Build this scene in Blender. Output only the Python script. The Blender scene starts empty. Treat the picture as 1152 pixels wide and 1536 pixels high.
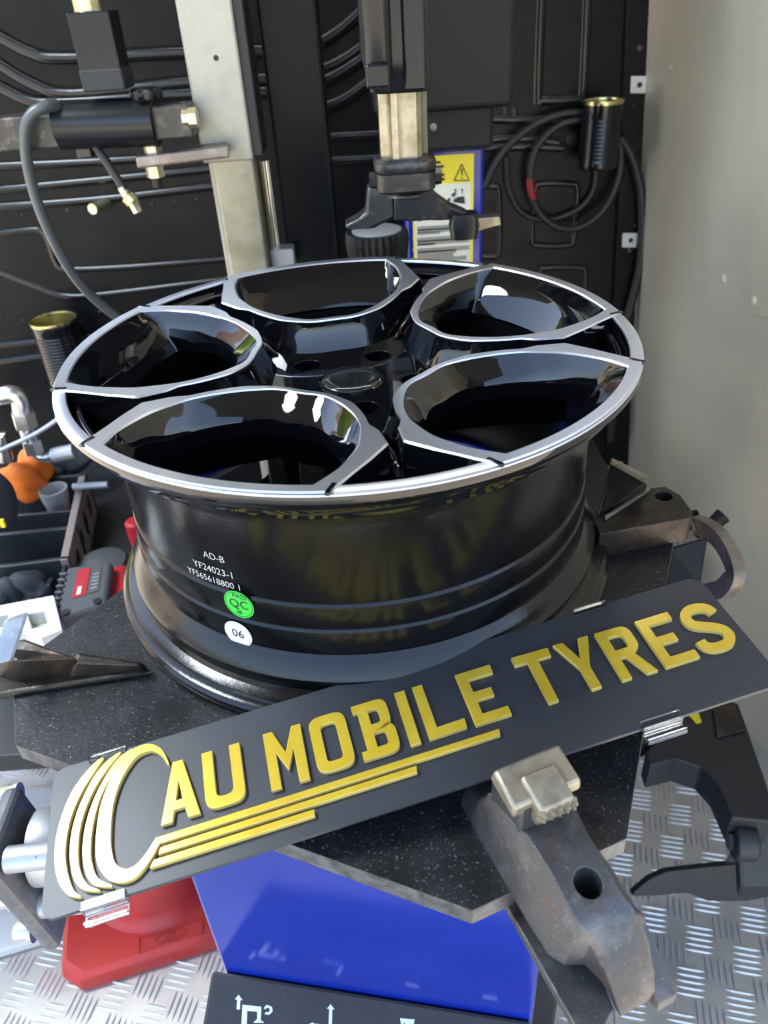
import bpy, bmesh, math, random
from mathutils import Vector, Matrix
from mathutils.geometry import tessellate_polygon
random.seed(7)
scene = bpy.context.scene
COL = scene.collection
PI = math.pi

# ------------------------------------------------------------------ camera
F_PX = 1138.8
RX = Vector((0.99765, -0.04054, -0.05516))
RY = Vector((-0.06841, -0.56240, -0.82403))
RZ = Vector((0.00238, 0.82587, -0.56386))
CAM = Vector((0.01895, -0.61482, 0.23967))
cd = bpy.data.cameras.new('camera')
cd.sensor_fit = 'HORIZONTAL'; cd.sensor_width = 36.0
cd.lens = 36.0 * F_PX / 1152.0
cd.clip_start = 0.01; cd.clip_end = 200
cam = bpy.data.objects.new('camera', cd); COL.objects.link(cam)
m = Matrix((( RX.x, -RY.x, -RZ.x, CAM.x), (RX.y, -RY.y, -RZ.y, CAM.y), (RX.z, -RY.z, -RZ.z, CAM.z), (0, 0, 0, 1)))
cam.matrix_world = m
scene.camera = cam
cd.dof.use_dof = True
cd.dof.focus_distance = 0.62
cd.dof.aperture_fstop = 11.0

# ------------------------------------------------------------------ world, sun, exposure
world = bpy.data.worlds.new('sky'); scene.world = world
world.use_nodes = True
wn = world.node_tree
wn.nodes.clear()
sky = wn.nodes.new('ShaderNodeTexSky'); sky.sky_type = 'NISHITA'
sky.sun_disc = False; sky.sun_elevation = math.radians(48); sky.sun_rotation = math.radians(20)
sky.air_density = 1.0; sky.dust_density = 5.0; sky.ozone_density = 0.6
bg = wn.nodes.new('ShaderNodeBackground'); bg.inputs['Strength'].default_value = 0.42
wo = wn.nodes.new('ShaderNodeOutputWorld')
wn.links.new(sky.outputs[0], bg.inputs[0]); wn.links.new(bg.outputs[0], wo.inputs[0])

sd = bpy.data.lights.new('sun', 'SUN'); sd.energy = 5.0; sd.angle = math.radians(0.6); sd.color = (1.0, 0.93, 0.82)
sun = bpy.data.objects.new('sun', sd); COL.objects.link(sun)
SUN_DIR = Vector((0.25, 0.62, 0.74)).normalized()          # towards the sun: behind the far van wall
sun.rotation_euler = (-SUN_DIR).to_track_quat('-Z', 'Y').to_euler()

scene.view_settings.view_transform = 'Standard'
scene.view_settings.look = 'None'
scene.view_settings.gamma = 1.0
scene.view_settings.use_curve_mapping = False
scene.view_settings.exposure = 1.32

# ------------------------------------------------------------------ helpers
def at(px, py, z=None, Y=None, X=None, d=None):
    """point of the place seen at photo pixel (px, py) on a plane z / Y / X or at depth d"""
    v = RX * ((px - 576) / F_PX) + RY * ((py - 768) / F_PX) + RZ
    if z is not None: s = (z - CAM.z) / v.z
    elif Y is not None: s = (Y - CAM.y) / v.y
    elif X is not None: s = (X - CAM.x) / v.x
    else: s = d
    return CAM + v * s

def at_cyl(px, py, r):
    v = RX * ((px - 576) / F_PX) + RY * ((py - 768) / F_PX) + RZ
    a = v.x * v.x + v.y * v.y; b = CAM.x * v.x + CAM.y * v.y; c = CAM.x ** 2 + CAM.y ** 2 - r * r
    s = (-b - math.sqrt(max(0, b * b - a * c))) / a
    return CAM + v * s

def root_loc(o):
    while o.parent is not None: o = o.parent
    return o.location.copy()

def thing(name, label, cat, loc, group=None, kind=None):
    o = bpy.data.objects.new(name, None); COL.objects.link(o)
    o.empty_display_size = 0.03
    o.location = loc
    tag(o, label, cat, group, kind)
    return o

def tag(o, label=None, cat=None, group=None, kind=None):
    if label: o['label'] = label
    if cat: o['category'] = cat
    if group: o['group'] = group
    if kind: o['kind'] = kind
    return o

def finish(o, smooth):
    me = o.data
    if smooth:
        me.polygons.foreach_set('use_smooth', [True] * len(me.polygons))
        me.set_sharp_from_angle(angle=math.radians(smooth))
    me.update()

def link_mesh(name, me, mats, parent=None, loc=None, smooth=35, bevel=0, seg=2):
    o = bpy.data.objects.new(name, me); COL.objects.link(o)
    if not isinstance(mats, (list, tuple)): mats = [mats]
    for mm in mats: me.materials.append(mm)
    off = root_loc(parent) if parent is not None else (Vector(loc) if loc is not None else Vector((0, 0, 0)))
    if off.length > 0: me.transform(Matrix.Translation(-off))
    if parent is not None: o.parent = parent
    else: o.location = off
    finish(o, smooth)
    if bevel:
        b = o.modifiers.new('bevel', 'BEVEL'); b.width = bevel; b.segments = seg; b.limit_method = 'ANGLE'; b.angle_limit = math.radians(40)
        b.harden_normals = False
    return o

class MB:
    def __init__(self): self.v = []; self.f = []; self.mi = []; self.cur = 0
    def mat(self, i): self.cur = i; return self
    def add(self, vs, fs):
        n = len(self.v); self.v += [Vector(p) for p in vs]
        for f in fs: self.f.append([n + i for i in f]); self.mi.append(self.cur)
        return self
    def box(self, c, s, rz=0, M=None):
        c = Vector(c); h = Vector(s) * 0.5
        R = Matrix.Rotation(rz, 3, 'Z') if M is None else M
        vs = [c + R @ Vector((x * h.x, y * h.y, z * h.z)) for x in (-1, 1) for y in (-1, 1) for z in (-1, 1)]
        return self.add(vs, [(0, 1, 3, 2), (4, 6, 7, 5), (0, 4, 5, 1), (2, 3, 7, 6), (0, 2, 6, 4), (1, 5, 7, 3)])
    def hexa(self, bottom, top):
        """block between two quads given in matching order"""
        vs = list(bottom) + list(top)
        return self.add(vs, [(3, 2, 1, 0), (4, 5, 6, 7), (0, 1, 5, 4), (1, 2, 6, 5), (2, 3, 7, 6), (3, 0, 4, 7)])
    def loft(self, loops, close_loop=True, cap0=True, cap1=True, close_path=False):
        n = len(loops[0]); vs = [p for l in loops for p in l]; fs = []
        L = len(loops)
        for a in range(L if close_path else L - 1):
            b = (a + 1) % L
            for i in range(n if close_loop else n - 1):
                j = (i + 1) % n
                fs.append((a * n + i, a * n + j, b * n + j, b * n + i))
        if not close_path:
            if cap0: fs.append(tuple(reversed(range(n))))
            if cap1: fs.append(tuple((L - 1) * n + i for i in range(n)))
        return self.add(vs, fs)
    def lathe(self, prof, n=48, M=None, c=(0, 0, 0), closed=False, caps=True):
        """revolve (r, h) about the local Z axis of M at c"""
        M = M or Matrix.Identity(3); c = Vector(c)
        loops = []
        for r, h in prof:
            loops.append([c + M @ Vector((r * math.cos(2 * PI * i / n), r * math.sin(2 * PI * i / n), h)) for i in range(n)])
        return self.loft(loops, True, caps and not closed, caps and not closed, closed)
    def tube(self, path, r, n=10, caps=True):
        path = [Vector(p) for p in path]
        rs = r if isinstance(r, (list, tuple)) else [r] * len(path)
        loops = []; up = None
        for i, p in enumerate(path):
            t = (path[min(i + 1, len(path) - 1)] - path[max(i - 1, 0)]).normalized()
            if up is None:
                up = Vector((0, 0, 1)) if abs(t.z) < .9 else Vector((1, 0, 0))
            a = (up - t * up.dot(t)).normalized(); b = t.cross(a); up = a
            loops.append([p + (a * math.cos(2 * PI * k / n) + b * math.sin(2 * PI * k / n)) * rs[i] for k in range(n)])
        return self.loft(loops, True, caps, caps)
    def cyl(self, a, b, r, n=24, r2=None):
        return self.tube([a, b], [r, r if r2 is None else r2], n)
    def prism(self, outer, holes, O, A, B, N, h0, h1, side=None):
        """polygon with holes in the frame O + x A + y B, thickness along N from h0 to h1"""
        polys = [outer] + list(holes)
        flat = [p for l in polys for p in l]
        tri = tessellate_polygon([[Vector((p[0], p[1], 0)) for p in l] for l in polys])
        P = lambda p, h: O + A * p[0] + B * p[1] + N * h
        n = len(flat)
        vs = [P(p, h1) for p in flat] + [P(p, h0) for p in flat]
        fs = []
        for t in tri:
            a, b, c = [flat[i] for i in t]
            ar = (b[0] - a[0]) * (c[1] - a[1]) - (b[1] - a[1]) * (c[0] - a[0])
            t = tuple(t) if ar > 0 else tuple(reversed(t))
            fs.append(t); fs.append(tuple(n + i for i in reversed(t)))
        self.add(vs, fs)
        if side is not None: keep = self.cur; self.cur = side
        k = 0
        base = len(self.v) - 2 * n
        for l in polys:
            m_ = len(l)
            for i in range(m_):
                j = (i + 1) % m_
                self.f.append([base + n + k + i, base + n + k + j, base + k + j, base + k + i]); self.mi.append(self.cur)
            k += m_
        if side is not None: self.cur = keep
        return self
    def mesh(self, name, fix=True):
        me = bpy.data.meshes.new(name)
        me.from_pydata([tuple(p) for p in self.v], [], self.f)
        me.polygons.foreach_set('material_index', self.mi)
        if fix:
            bm = bmesh.new(); bm.from_mesh(me)
            bmesh.ops.recalc_face_normals(bm, faces=bm.faces[:]); bm.to_mesh(me); bm.free()
        return me
    def build(self, name, mats, parent=None, loc=None, smooth=35, bevel=0, seg=2, fix=True):
        return link_mesh(name, self.mesh(name, fix), mats, parent, loc, smooth, bevel, seg)

def cut(o, cutter_mb):
    """boolean difference applied at once"""
    cm = cutter_mb.mesh('cutter'); c = bpy.data.objects.new('cutter', cm); COL.objects.link(c)
    c.location = -root_loc(o) + (Vector((0, 0, 0))) if o.parent is None else Vector((0, 0, 0))
    c.location = Vector((0, 0, 0))
    md = o.modifiers.new('cut', 'BOOLEAN'); md.operation = 'DIFFERENCE'; md.object = c; md.solver = 'EXACT'
    bpy.context.view_layer.update()
    dg = bpy.context.evaluated_depsgraph_get()
    me = bpy.data.meshes.new_from_object(o.evaluated_get(dg))
    o.modifiers.clear(); old = o.data; o.data = me; bpy.data.meshes.remove(old)
    bpy.data.objects.remove(c); bpy.data.meshes.remove(cm)
    finish(o, 35)

def spline(pts, k=6, closed=False):
    """Catmull-Rom through pts (tuples or Vectors)"""
    P = [Vector(p) for p in pts]; n = len(P); out = []
    for i in range(n if closed else n - 1):
        p0 = P[(i - 1) % n] if closed or i > 0 else P[0] * 2 - P[1]
        p1 = P[i]; p2 = P[(i + 1) % n]
        p3 = P[(i + 2) % n] if closed or i + 2 < n else P[-1] * 2 - P[-2]
        for j in range(k):
            t = j / k
            out.append(0.5 * ((2 * p1) + (p2 - p0) * t + (2 * p0 - 5 * p1 + 4 * p2 - p3) * t * t + (3 * p1 - p0 - 3 * p2 + p3) * t ** 3))
    if not closed: out.append(P[-1])
    return out

def text_mesh(body, size, align='CENTER', extrude=0, bold=0):
    cu = bpy.data.curves.new('lettering', 'FONT'); cu.body = body; cu.size = size
    cu.align_x = align; cu.align_y = 'CENTER'; cu.extrude = extrude; cu.offset = bold; cu.resolution_u = 3
    o = bpy.data.objects.new('lettering', cu); COL.objects.link(o)
    bpy.context.view_layer.update()
    dg = bpy.context.evaluated_depsgraph_get()
    me = bpy.data.meshes.new_from_object(o.evaluated_get(dg))
    bpy.data.objects.remove(o); bpy.data.curves.remove(cu)
    me.materials.clear()
    return me

def text_on(body, size, O, A, B, N, lift, name, mt, parent, align='CENTER', bold=0, sx=1.0):
    me = text_mesh(body, size, align, 0, bold)
    for v in me.vertices:
        p = v.co.copy(); v.co = O + A * (p.x * sx) + B * p.y + N * lift
    return link_mesh(name, me, mt, parent, smooth=0)

# ------------------------------------------------------------------ materials
def nodes(name):
    mt = bpy.data.materials.new(name); mt.use_nodes = True
    nt = mt.node_tree; b = nt.nodes['Principled BSDF']
    return mt, nt, b

def mat(name, col, rough=.5, metal=0, spec=.5, noise=None, bump=None, coat=0, rvar=0, trans=0, coatr=.03):
    """noise = (scale, colour2, amount lo, hi[, detail]); bump = (scale, strength[, distance])"""
    mt, nt, b = nodes(name)
    c4 = (*col, 1)
    b.inputs['Base Color'].default_value = c4
    b.inputs['Roughness'].default_value = rough
    b.inputs['Metallic'].default_value = metal
    b.inputs['Specular IOR Level'].default_value = spec
    b.inputs['Coat Weight'].default_value = coat
    b.inputs['Coat Roughness'].default_value = coatr
    if trans:
        b.inputs['Transmission Weight'].default_value = trans; b.inputs['IOR'].default_value = 1.47
    if noise or bump or rvar:
        tc = nt.nodes.new('ShaderNodeTexCoord')
    if noise:
        layers = noise if isinstance(noise, list) else [noise]
        prev = None
        for L in layers:
            n = nt.nodes.new('ShaderNodeTexNoise'); n.inputs['Scale'].default_value = L[0]
            n.inputs['Detail'].default_value = L[4] if len(L) > 4 else 5; n.inputs['Roughness'].default_value = .65
            nt.links.new(tc.outputs['Object'], n.inputs['Vector'])
            r = nt.nodes.new('ShaderNodeMapRange'); r.inputs[1].default_value = L[2]; r.inputs[2].default_value = L[3]
            nt.links.new(n.outputs['Fac'], r.inputs[0])
            mx = nt.nodes.new('ShaderNodeMix'); mx.data_type = 'RGBA'
            nt.links.new(r.outputs[0], mx.inputs[0])
            if prev is None: mx.inputs[6].default_value = c4
            else: nt.links.new(prev, mx.inputs[6])
            mx.inputs[7].default_value = (*L[1], 1)
            prev = mx.outputs[2]
        nt.links.new(prev, b.inputs['Base Color'])
    if rvar:
        n = nt.nodes.new('ShaderNodeTexNoise'); n.inputs['Scale'].default_value = 25; n.inputs['Detail'].default_value = 6
        nt.links.new(tc.outputs['Object'], n.inputs['Vector'])
        r = nt.nodes.new('ShaderNodeMapRange'); r.inputs[1].default_value = .3; r.inputs[2].default_value = .7
        r.inputs[3].default_value = rough - rvar; r.inputs[4].default_value = rough + rvar
        nt.links.new(n.outputs['Fac'], r.inputs[0]); nt.links.new(r.outputs[0], b.inputs['Roughness'])
    if bump:
        n = nt.nodes.new('ShaderNodeTexNoise'); n.inputs['Scale'].default_value = bump[0]; n.inputs['Detail'].default_value = 4
        nt.links.new(tc.outputs['Object'], n.inputs['Vector'])
        bp_ = nt.nodes.new('ShaderNodeBump'); bp_.inputs['Strength'].default_value = bump[1]
        bp_.inputs['Distance'].default_value = bump[2] if len(bump) > 2 else .001
        nt.links.new(n.outputs['Fac'], bp_.inputs['Height']); nt.links.new(bp_.outputs[0], b.inputs['Normal'])
    return mt

def machined_mat():
    """turned aluminium: brushed in circles about the wheel axis"""
    mt, nt, b = nodes('machined aluminium')
    b.inputs['Base Color'].default_value = (.74, .78, .90, 1); b.inputs['Metallic'].default_value = 1  # blue of the reflected sky is partly put into this base colour
    b.inputs['Roughness'].default_value = .40; b.inputs['Anisotropic'].default_value = .6
    tc = nt.nodes.new('ShaderNodeTexCoord')
    cr = nt.nodes.new('ShaderNodeVectorMath'); cr.operation = 'CROSS_PRODUCT'; cr.inputs[0].default_value = (0, 0, 1)
    nt.links.new(tc.outputs['Object'], cr.inputs[1])
    vt = nt.nodes.new('ShaderNodeVectorTransform'); vt.vector_type = 'VECTOR'; vt.convert_from = 'OBJECT'; vt.convert_to = 'WORLD'
    nt.links.new(cr.outputs[0], vt.inputs[0])
    nm = nt.nodes.new('ShaderNodeVectorMath'); nm.operation = 'NORMALIZE'
    nt.links.new(vt.outputs[0], nm.inputs[0]); nt.links.new(nm.outputs[0], b.inputs['Tangent'])
    b.inputs['Coat Weight'].default_value = .6; b.inputs['Coat Roughness'].default_value = .06
    return mt

M = {}
M['wheel_black'] = mat('gloss black wheel paint', (.0028, .003, .0042), .035, 0, .5, coat=.4)
M['barrel_black'] = mat('satin black barrel paint', (.0035, .0036, .004), .19, 0, .45, bump=(300, .16, .0008))
M['machined'] = machined_mat()
M['hole_dark'] = mat('painted bore shade', (.004, .004, .004), .4)  # near-black colour stands in for the shade inside holes and slots
M['plate'] = mat('slate acrylic plate', (.036, .038, .043), .38, 0, .42, noise=(900, (.06, .062, .07), .62, .9, 2))
M['gold'] = mat('gold gel lettering', (.74, .49, .025), .22, .35, .6, noise=(60, (.82, .58, .05), .35, .7), coat=1, coatr=.14)
M['gold_side'] = mat('gold gel lettering edge', (.70, .52, .14), .3, .1, .5)
M['acrylic'] = mat('clear acrylic', (.95, .97, .97), .03, trans=1)
M['table'] = mat('worn black steel plate', (.012, .012, .0125), .42, .25, .5, noise=[(22, (.03, .03, .031), .45, .75), (520, (.26, .26, .26), .62, .72, 3)], bump=(180, .35, .0012), rvar=.12)
M['table_edge'] = mat('flame cut steel edge', (.17, .175, .175), .45, .7, .5, noise=(90, (.05, .05, .05), .4, .7), bump=(300, .4, .001))
M['steel'] = mat('grey cast steel', (.075, .075, .077), .46, .6, .5, noise=[(28, (.17, .165, .16), .48, .72), (60, (.10, .06, .04), .56, .72), (620, (.36, .35, .33), .62, .75)], bump=(130, .5, .0016), rvar=.12)
M['steel_bright'] = mat('bright worn steel', (.38, .335, .25), .42, .7, .5, noise=[(60, (.24, .21, .16), .45, .7), (400, (.08, .07, .06), .66, .8)], bump=(220, .35, .001))
M['steel_brown'] = mat('oily brown steel', (.035, .028, .022), .4, .5, .5, noise=[(30, (.11, .075, .05), .5, .75), (420, (.24, .22, .19), .62, .74)], bump=(90, .5, .0015), rvar=.1)
M['blue'] = mat('blue enamel', (.005, .020, .25), .12, 0, .45, noise=(8, (.006, .024, .29), .4, .7), bump=(700, .06, .0004))
M['black_powder'] = mat('black powder coat', (.014, .015, .017), .5, 0, .5, bump=(900, .3, .0005), noise=(40, (.02, .021, .023), .5, .8))
M['icon'] = mat('white printed icon', (.62, .72, .72), .5)
M['icon_shadow'] = mat('dark blue icon edge', (.02, .03, .08), .5)
M['post'] = mat('hammered silver paint', (.42, .405, .33), .38, .35, .5, noise=[(30, (.36, .35, .27), .45, .7), (18, (.16, .15, .12), .66, .8)], bump=(420, .55, .0008))
M['post_inner'] = mat('greasy silver tube', (.34, .33, .25), .32, .55, .5, noise=[(12, (.20, .19, .11), .45, .7), (40, (.5, .49, .42), .62, .8)], bump=(120, .25, .0008))
M['post_edge'] = mat('post black side', (.016, .017, .018), .45)
M['black_paint'] = mat('black column paint', (.005, .0062, .0072), .3, 0, .18, bump=(60, .1, .001))
M['plastic'] = mat('black textured plastic', (.010, .010, .0105), .45, 0, .25, bump=(650, .45, .0007))
M['plastic_gloss'] = mat('black smooth plastic', (.011, .0115, .013), .25, 0, .4, noise=(500, (.06, .06, .06), .72, .85, 2), bump=(30, .1, .002))
M['chrome'] = mat('chrome rod', (.75, .74, .68), .12, 1)
M['shaft'] = mat('oiled steel shaft', (.40, .37, .28), .28, .85, .5, noise=[(35, (.2, .18, .11), .45, .72)], bump=(60, .15, .001))
M['dark_steel'] = mat('dark worn steel', (.06, .058, .054), .34, .7, .5, noise=[(45, (.17, .16, .14), .52, .75)], bump=(160, .3, .001))
M['alu'] = mat('cast aluminium', (.46, .47, .49), .42, .6, .5, noise=[(160, (.2, .2, .2), .66, .74, 3)], bump=(90, .15, .001))
M['zinc'] = mat('bright zinc fitting', (.66, .65, .62), .25, .9, .5, noise=(50, (.35, .33, .3), .5, .75))
M['brass'] = mat('yellowed zinc fitting', (.62, .55, .32), .3, .8, .5, noise=(60, (.75, .72, .62), .45, .65))
M['wall'] = mat('black moulded lining', (.0045, .005, .0056), .32, 0, .16, bump=(500, .15, .0005), noise=(6, (.009, .009, .0095), .45, .7), rvar=.06)
M['wall_rib'] = mat('black moulded rib, rubbed smooth', (.006, .0065, .007), .22, 0, .5)
M['ceiling'] = mat('dark grey roof lining', (.10, .10, .10), .6)
M['panel_grey'] = mat('grey painted metal sheet', (.57, .525, .405), .40, .1, .5, noise=[(3, (.47, .45, .37), .45, .75), (120, (.40, .38, .31), .64, .8)], bump=(9, .12, .004))
M['floor'] = mat('aluminium tread plate', (.58, .54, .47), .42, .45, .5, noise=[(7, (.38, .36, .33), .45, .75), (55, (.22, .2, .18), .64, .8), (240, (.06, .05, .04), .64, .74)], bump=(60, .1, .001))
M['tread'] = mat('polished tread bar', (.66, .62, .56), .36, .6, .5, noise=[(30, (.4, .38, .35), .55, .8)])
M['cone_red'] = mat('scuffed red cone plastic', (.55, .035, .025), .42, 0, .5, noise=[(12, (.42, .03, .028), .45, .7), (60, (.62, .22, .18), .66, .85)], bump=(140, .25, .001))
M['white_plastic'] = mat('dirty white plastic', (.66, .66, .60), .45, 0, .5, noise=[(14, (.5, .49, .43), .5, .8)])
M['hose'] = mat('dark ribbed hose', (.014, .015, .015), .42, 0, .5)
M['hose_grey'] = mat('grey braided hose', (.085, .095, .095), .4, .15, .5)
M['hose_red'] = mat('red hose mark', (.25, .02, .02), .45)
M['can'] = mat('black lacquered tin', (.012, .012, .014), .14, .3, .6)
M['can_gold'] = mat('gold lacquered tin', (.52, .44, .16), .22, .95, noise=(30, (.65, .6, .35), .4, .7))
M['yellow'] = mat('yellow label', (.85, .68, .02), .4)
M['label_white'] = mat('cream label', (.72, .70, .58), .45)
M['ink'] = mat('black ink', (.012, .012, .012), .5)
M['ink_grey'] = mat('faded ink', (.28, .27, .24), .5)
M['green'] = mat('green sticker', (.05, .60, .07), .35)
M['white'] = mat('white sticker', (.80, .80, .79), .35)
M['silver_print'] = mat('silver printed lettering', (.46, .46, .46), .45)
M['rubber'] = mat('black rubber', (.012, .012, .012), .6, bump=(200, .4, .001))
M['bin'] = mat('grey black bin plastic', (.02, .022, .026), .38, 0, .5, noise=(40, (.05, .05, .055), .55, .8))
M['bin_edge'] = mat('dusty pink bin edge', (.24, .19, .175), .55)
M['orange'] = mat('orange rag', (.80, .17, .015), .6, bump=(40, .4, .003))
M['red'] = mat('red plastic', (.42, .015, .02), .35)
M['grey_plastic'] = mat('grey battery plastic', (.075, .078, .082), .42, bump=(300, .15, .0006))
M['card'] = mat('brown cardboard', (.34, .21, .095), .75)
M['glove'] = mat('dark blue grey cloth', (.03, .035, .045), .7, bump=(60, .4, .002))
M['hook'] = mat('brown grey bare steel', (.22, .18, .15), .42, .6, .5, noise=[(30, (.36, .32, .28), .45, .7), (45, (.12, .05, .035), .62, .8)], bump=(120, .3, .001))
M['board'] = mat('black board', (.012, .012, .013), .5, noise=(30, (.025, .024, .023), .5, .75))
M['asphalt'] = mat('pale concrete yard', (.36, .33, .27), .85, noise=(20, (.42, .39, .32), .4, .7))
M['render'] = mat('cream house render', (.62, .54, .42), .8)
M['tile'] = mat('brown roof tile', (.16, .08, .06), .7)
M['glass_dark'] = mat('dark window glass', (.03, .035, .04), .08)
M['leaf'] = mat('yellow green leaves', (.12, .22, .02), .6, noise=(3, (.25, .33, .03), .4, .6))  # yellow green foliage, mottled at random
M['bark'] = mat('bark', (.09, .06, .04), .8)

# ================================================================== SETTING
FLOOR_Z = -.95
YB = .95                                   # far wall of the van body
# right wall: plane leaning inwards at the top
W0 = at(970, 0, Y=YB); W1 = at(940, 690, Y=YB)
W2 = at(1133, 1110, z=FLOOR_Z)
WN = (W1 - W0).cross(W2 - W0).normalized()
if WN.x > 0: WN = -WN
def on_wall(px, py):
    v = RX * ((px - 576) / F_PX) + RY * ((py - 768) / F_PX) + RZ
    return CAM + v * ((W0 - CAM).dot(WN) / v.dot(WN))
def wall_x(y, z): return W0.x - (WN.y * (y - W0.y) + WN.z * (z - W0.z)) / WN.x

# floor with raised five-bar tread
b = MB(); b.box((-.45, .2, FLOOR_Z - .01), (2.5, 1.56, .02))
fl = b.build('floor', M['floor'], loc=(0, 0, FLOOR_Z), smooth=0); tag(fl, 'silver aluminium tread plate floor', None, None, 'structure')
b = MB()
def tread_bar(b, c, ang, L, w, h):
    u = Vector((math.cos(ang), math.sin(ang), 0)); v = Vector((-u.y, u.x, 0)); z = Vector((0, 0, 1))
    P = [c - u * L, c - u * L * .45 - v * w, c + u * L * .45 - v * w, c + u * L, c + u * L * .45 + v * w, c - u * L * .45 + v * w, c - u * L * .5 + z * h, c + u * L * .5 + z * h]
    b.add(P, [(0, 1, 6), (1, 2, 7, 6), (2, 3, 7), (3, 4, 7), (4, 5, 6, 7), (5, 0, 6)])
pitch = .047; ga = math.radians(14)
for i in range(-34, 24):
    for j in range(-16, 26):
        x = (i * math.cos(ga) - j * math.sin(ga)) * pitch - .1; y = (i * math.sin(ga) + j * math.cos(ga)) * pitch
        if not (-1.15 < x < wall_x(y, FLOOR_Z) - .03 and -.35 < y < .75): continue
        ang = ga + math.radians(62) + (PI / 2 if (i + j) % 2 else 0)
        u = Vector((-math.sin(ang), math.cos(ang), 0))
        for k in range(5):
            tread_bar(b, Vector((x, y, FLOOR_Z)) + u * (k - 2) * .0088 + Vector((math.cos(ang), math.sin(ang), 0)) * (k - 2) * .0012, ang, .0205, .0021, .0019)
o = b.build('tread_bars', M['tread'], fl, smooth=0, fix=False); tag(o, kind='stuff')

# far wall
b = MB(); b.box((-.13, YB + .015, .02), (1.56, .03, 1.96))
wf = b.build('wall_far', M['wall'], loc=(0, YB, FLOOR_Z), smooth=0); tag(wf, 'black moulded van wall lining with pressed ribs', None, None, 'structure')
def bead(pts, r=.006, k=5, flat=.6, name='rib'):
    path = spline([at(x, y, Y=YB - .001) for x, y in pts], k)
    b = MB(); b.tube(path, r, 8)
    for i, p in enumerate(b.v): b.v[i] = Vector((p.x, YB - (YB - p.y) * flat, p.z))
    return b.build(name, M['wall_rib'], wf, smooth=60)
for pts in [[(-60, 20), (0, 55), (45, 78), (95, 86), (290, 78), (400, 76)], [(-60, 62), (0, 97), (50, 126), (110, 140), (290, 122), (400, 118)],
            [(-60, 100), (0, 130), (45, 150), (100, 153), (290, 140), (400, 138)], [(470, 70), (510, 45), (545, 12), (570, -30)], [(470, 108), (505, 95), (545, 68), (580, 30)],
            [(470, 128), (505, 112), (545, 86), (590, 45)], [(470, 165), (510, 152), (548, 126), (590, 90)]]:
    bead(pts, .011, flat=.8)
for pts in [[(-40, 250), (130, 243), (330, 230)], [(-40, 288), (130, 272), (330, 252)], [(470, 207), (600, 200), (700, 196)], [(470, 243), (600, 236)],
            [(-40, 312), (140, 300), (330, 278)], [(720, 178), (800, 180), (880, 176)], [(725, 210), (790, 208), (838, 214)], [(725, 222), (790, 220), (845, 222)]]:
    bead(pts, .008, 3, .7)
for pts in [[(-20, 352), (40, 345), (62, 346), (72, 362), (84, 395), (104, 404), (200, 400), (345, 388)], [(-20, 400), (10, 412), (60, 432), (98, 444), (160, 441), (345, 418)],
            [(-20, 520), (60, 512), (200, 500)], [(-20, 545), (80, 532), (200, 520)]]:
    bead(pts, .006, 4, .7)
def loop_bead(x0, y0, x1, y1, c=10, r=.006, sk=0):
    pts = [(x0 + c, y0), (x1 - c, y0), (x1, y0 + c), (x1 + sk, y1 - c), (x1 - c + sk, y1), (x0 + c + sk, y1), (x0 + sk, y1 - c), (x0, y0 + c)]
    path = spline([at(x, y, Y=YB - .001) for x, y in pts], 4, True)
    path.append(path[0].copy())
    b = MB(); b.tube(path, r, 8)
    for i, p in enumerate(b.v): b.v[i] = Vector((p.x, YB - (YB - p.y) * .7, p.z))
    b.build('rib', M['wall_rib'], wf, smooth=60)
loop_bead(815, -60, 882, 150, 8, .009, -8); loop_bead(803, 276, 866, 368, 10, .006, -5); loop_bead(716, 280, 748, 384, 8, .006); loop_bead(810, 402, 878, 500, 10, .006, -4)
# flange strip beside the right wall, screws, rivets
b = MB()
p = [at(938, -20, Y=YB), at(972, -20, Y=YB), at(940, 700, Y=YB), at(906, 700, Y=YB)]
b.hexa([q + Vector((0, .002, 0)) for q in p], [q - Vector((0, .012, 0)) for q in p])
b.build('edge_flange', M['wall'], wf, smooth=0, bevel=.003)
sc = None
for x, y, r in [(960, 72, .006), (956, 241, .005), (945, 376, .005), (951, 157, .003), (953, 338, .003), (34, 323, .003), (102, 315, .003), (229, 305, .003), (262, 302, .003), (296, 299, .003),
                (82, 219, .003), (150, 467, .003), (35, 480, .003), (0, 483, .003), (255, 205, .003), (280, 204, .003), (860, 645, .006), (852, 690, .006)]:
    pp = at(x, y, Y=YB - (.012 if x > 900 else 0))
    b = MB(); b.lathe([(r, 0), (r * .9, .0015), (r * .55, .0026), (0.0002, .003)], 12, Matrix.Rotation(PI / 2, 3, 'X'), pp)
    b.build('screw', M['dark_steel'], wf)
for x, y in [(757, 168), (771, 168)]:
    pp = at(x, y, Y=YB); b = MB(); b.box(pp, (.009, .004, .02)); b.build('slot', M['hole_dark'], wf, bevel=.002)
pp = at(857, 208, Y=YB); b = MB(); b.lathe([(.012, 0), (.011, .002), (.0002, .002)], 20, Matrix.Rotation(PI / 2, 3, 'X'), pp); b.build('grommet', M['hole_dark'], wf)
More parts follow.
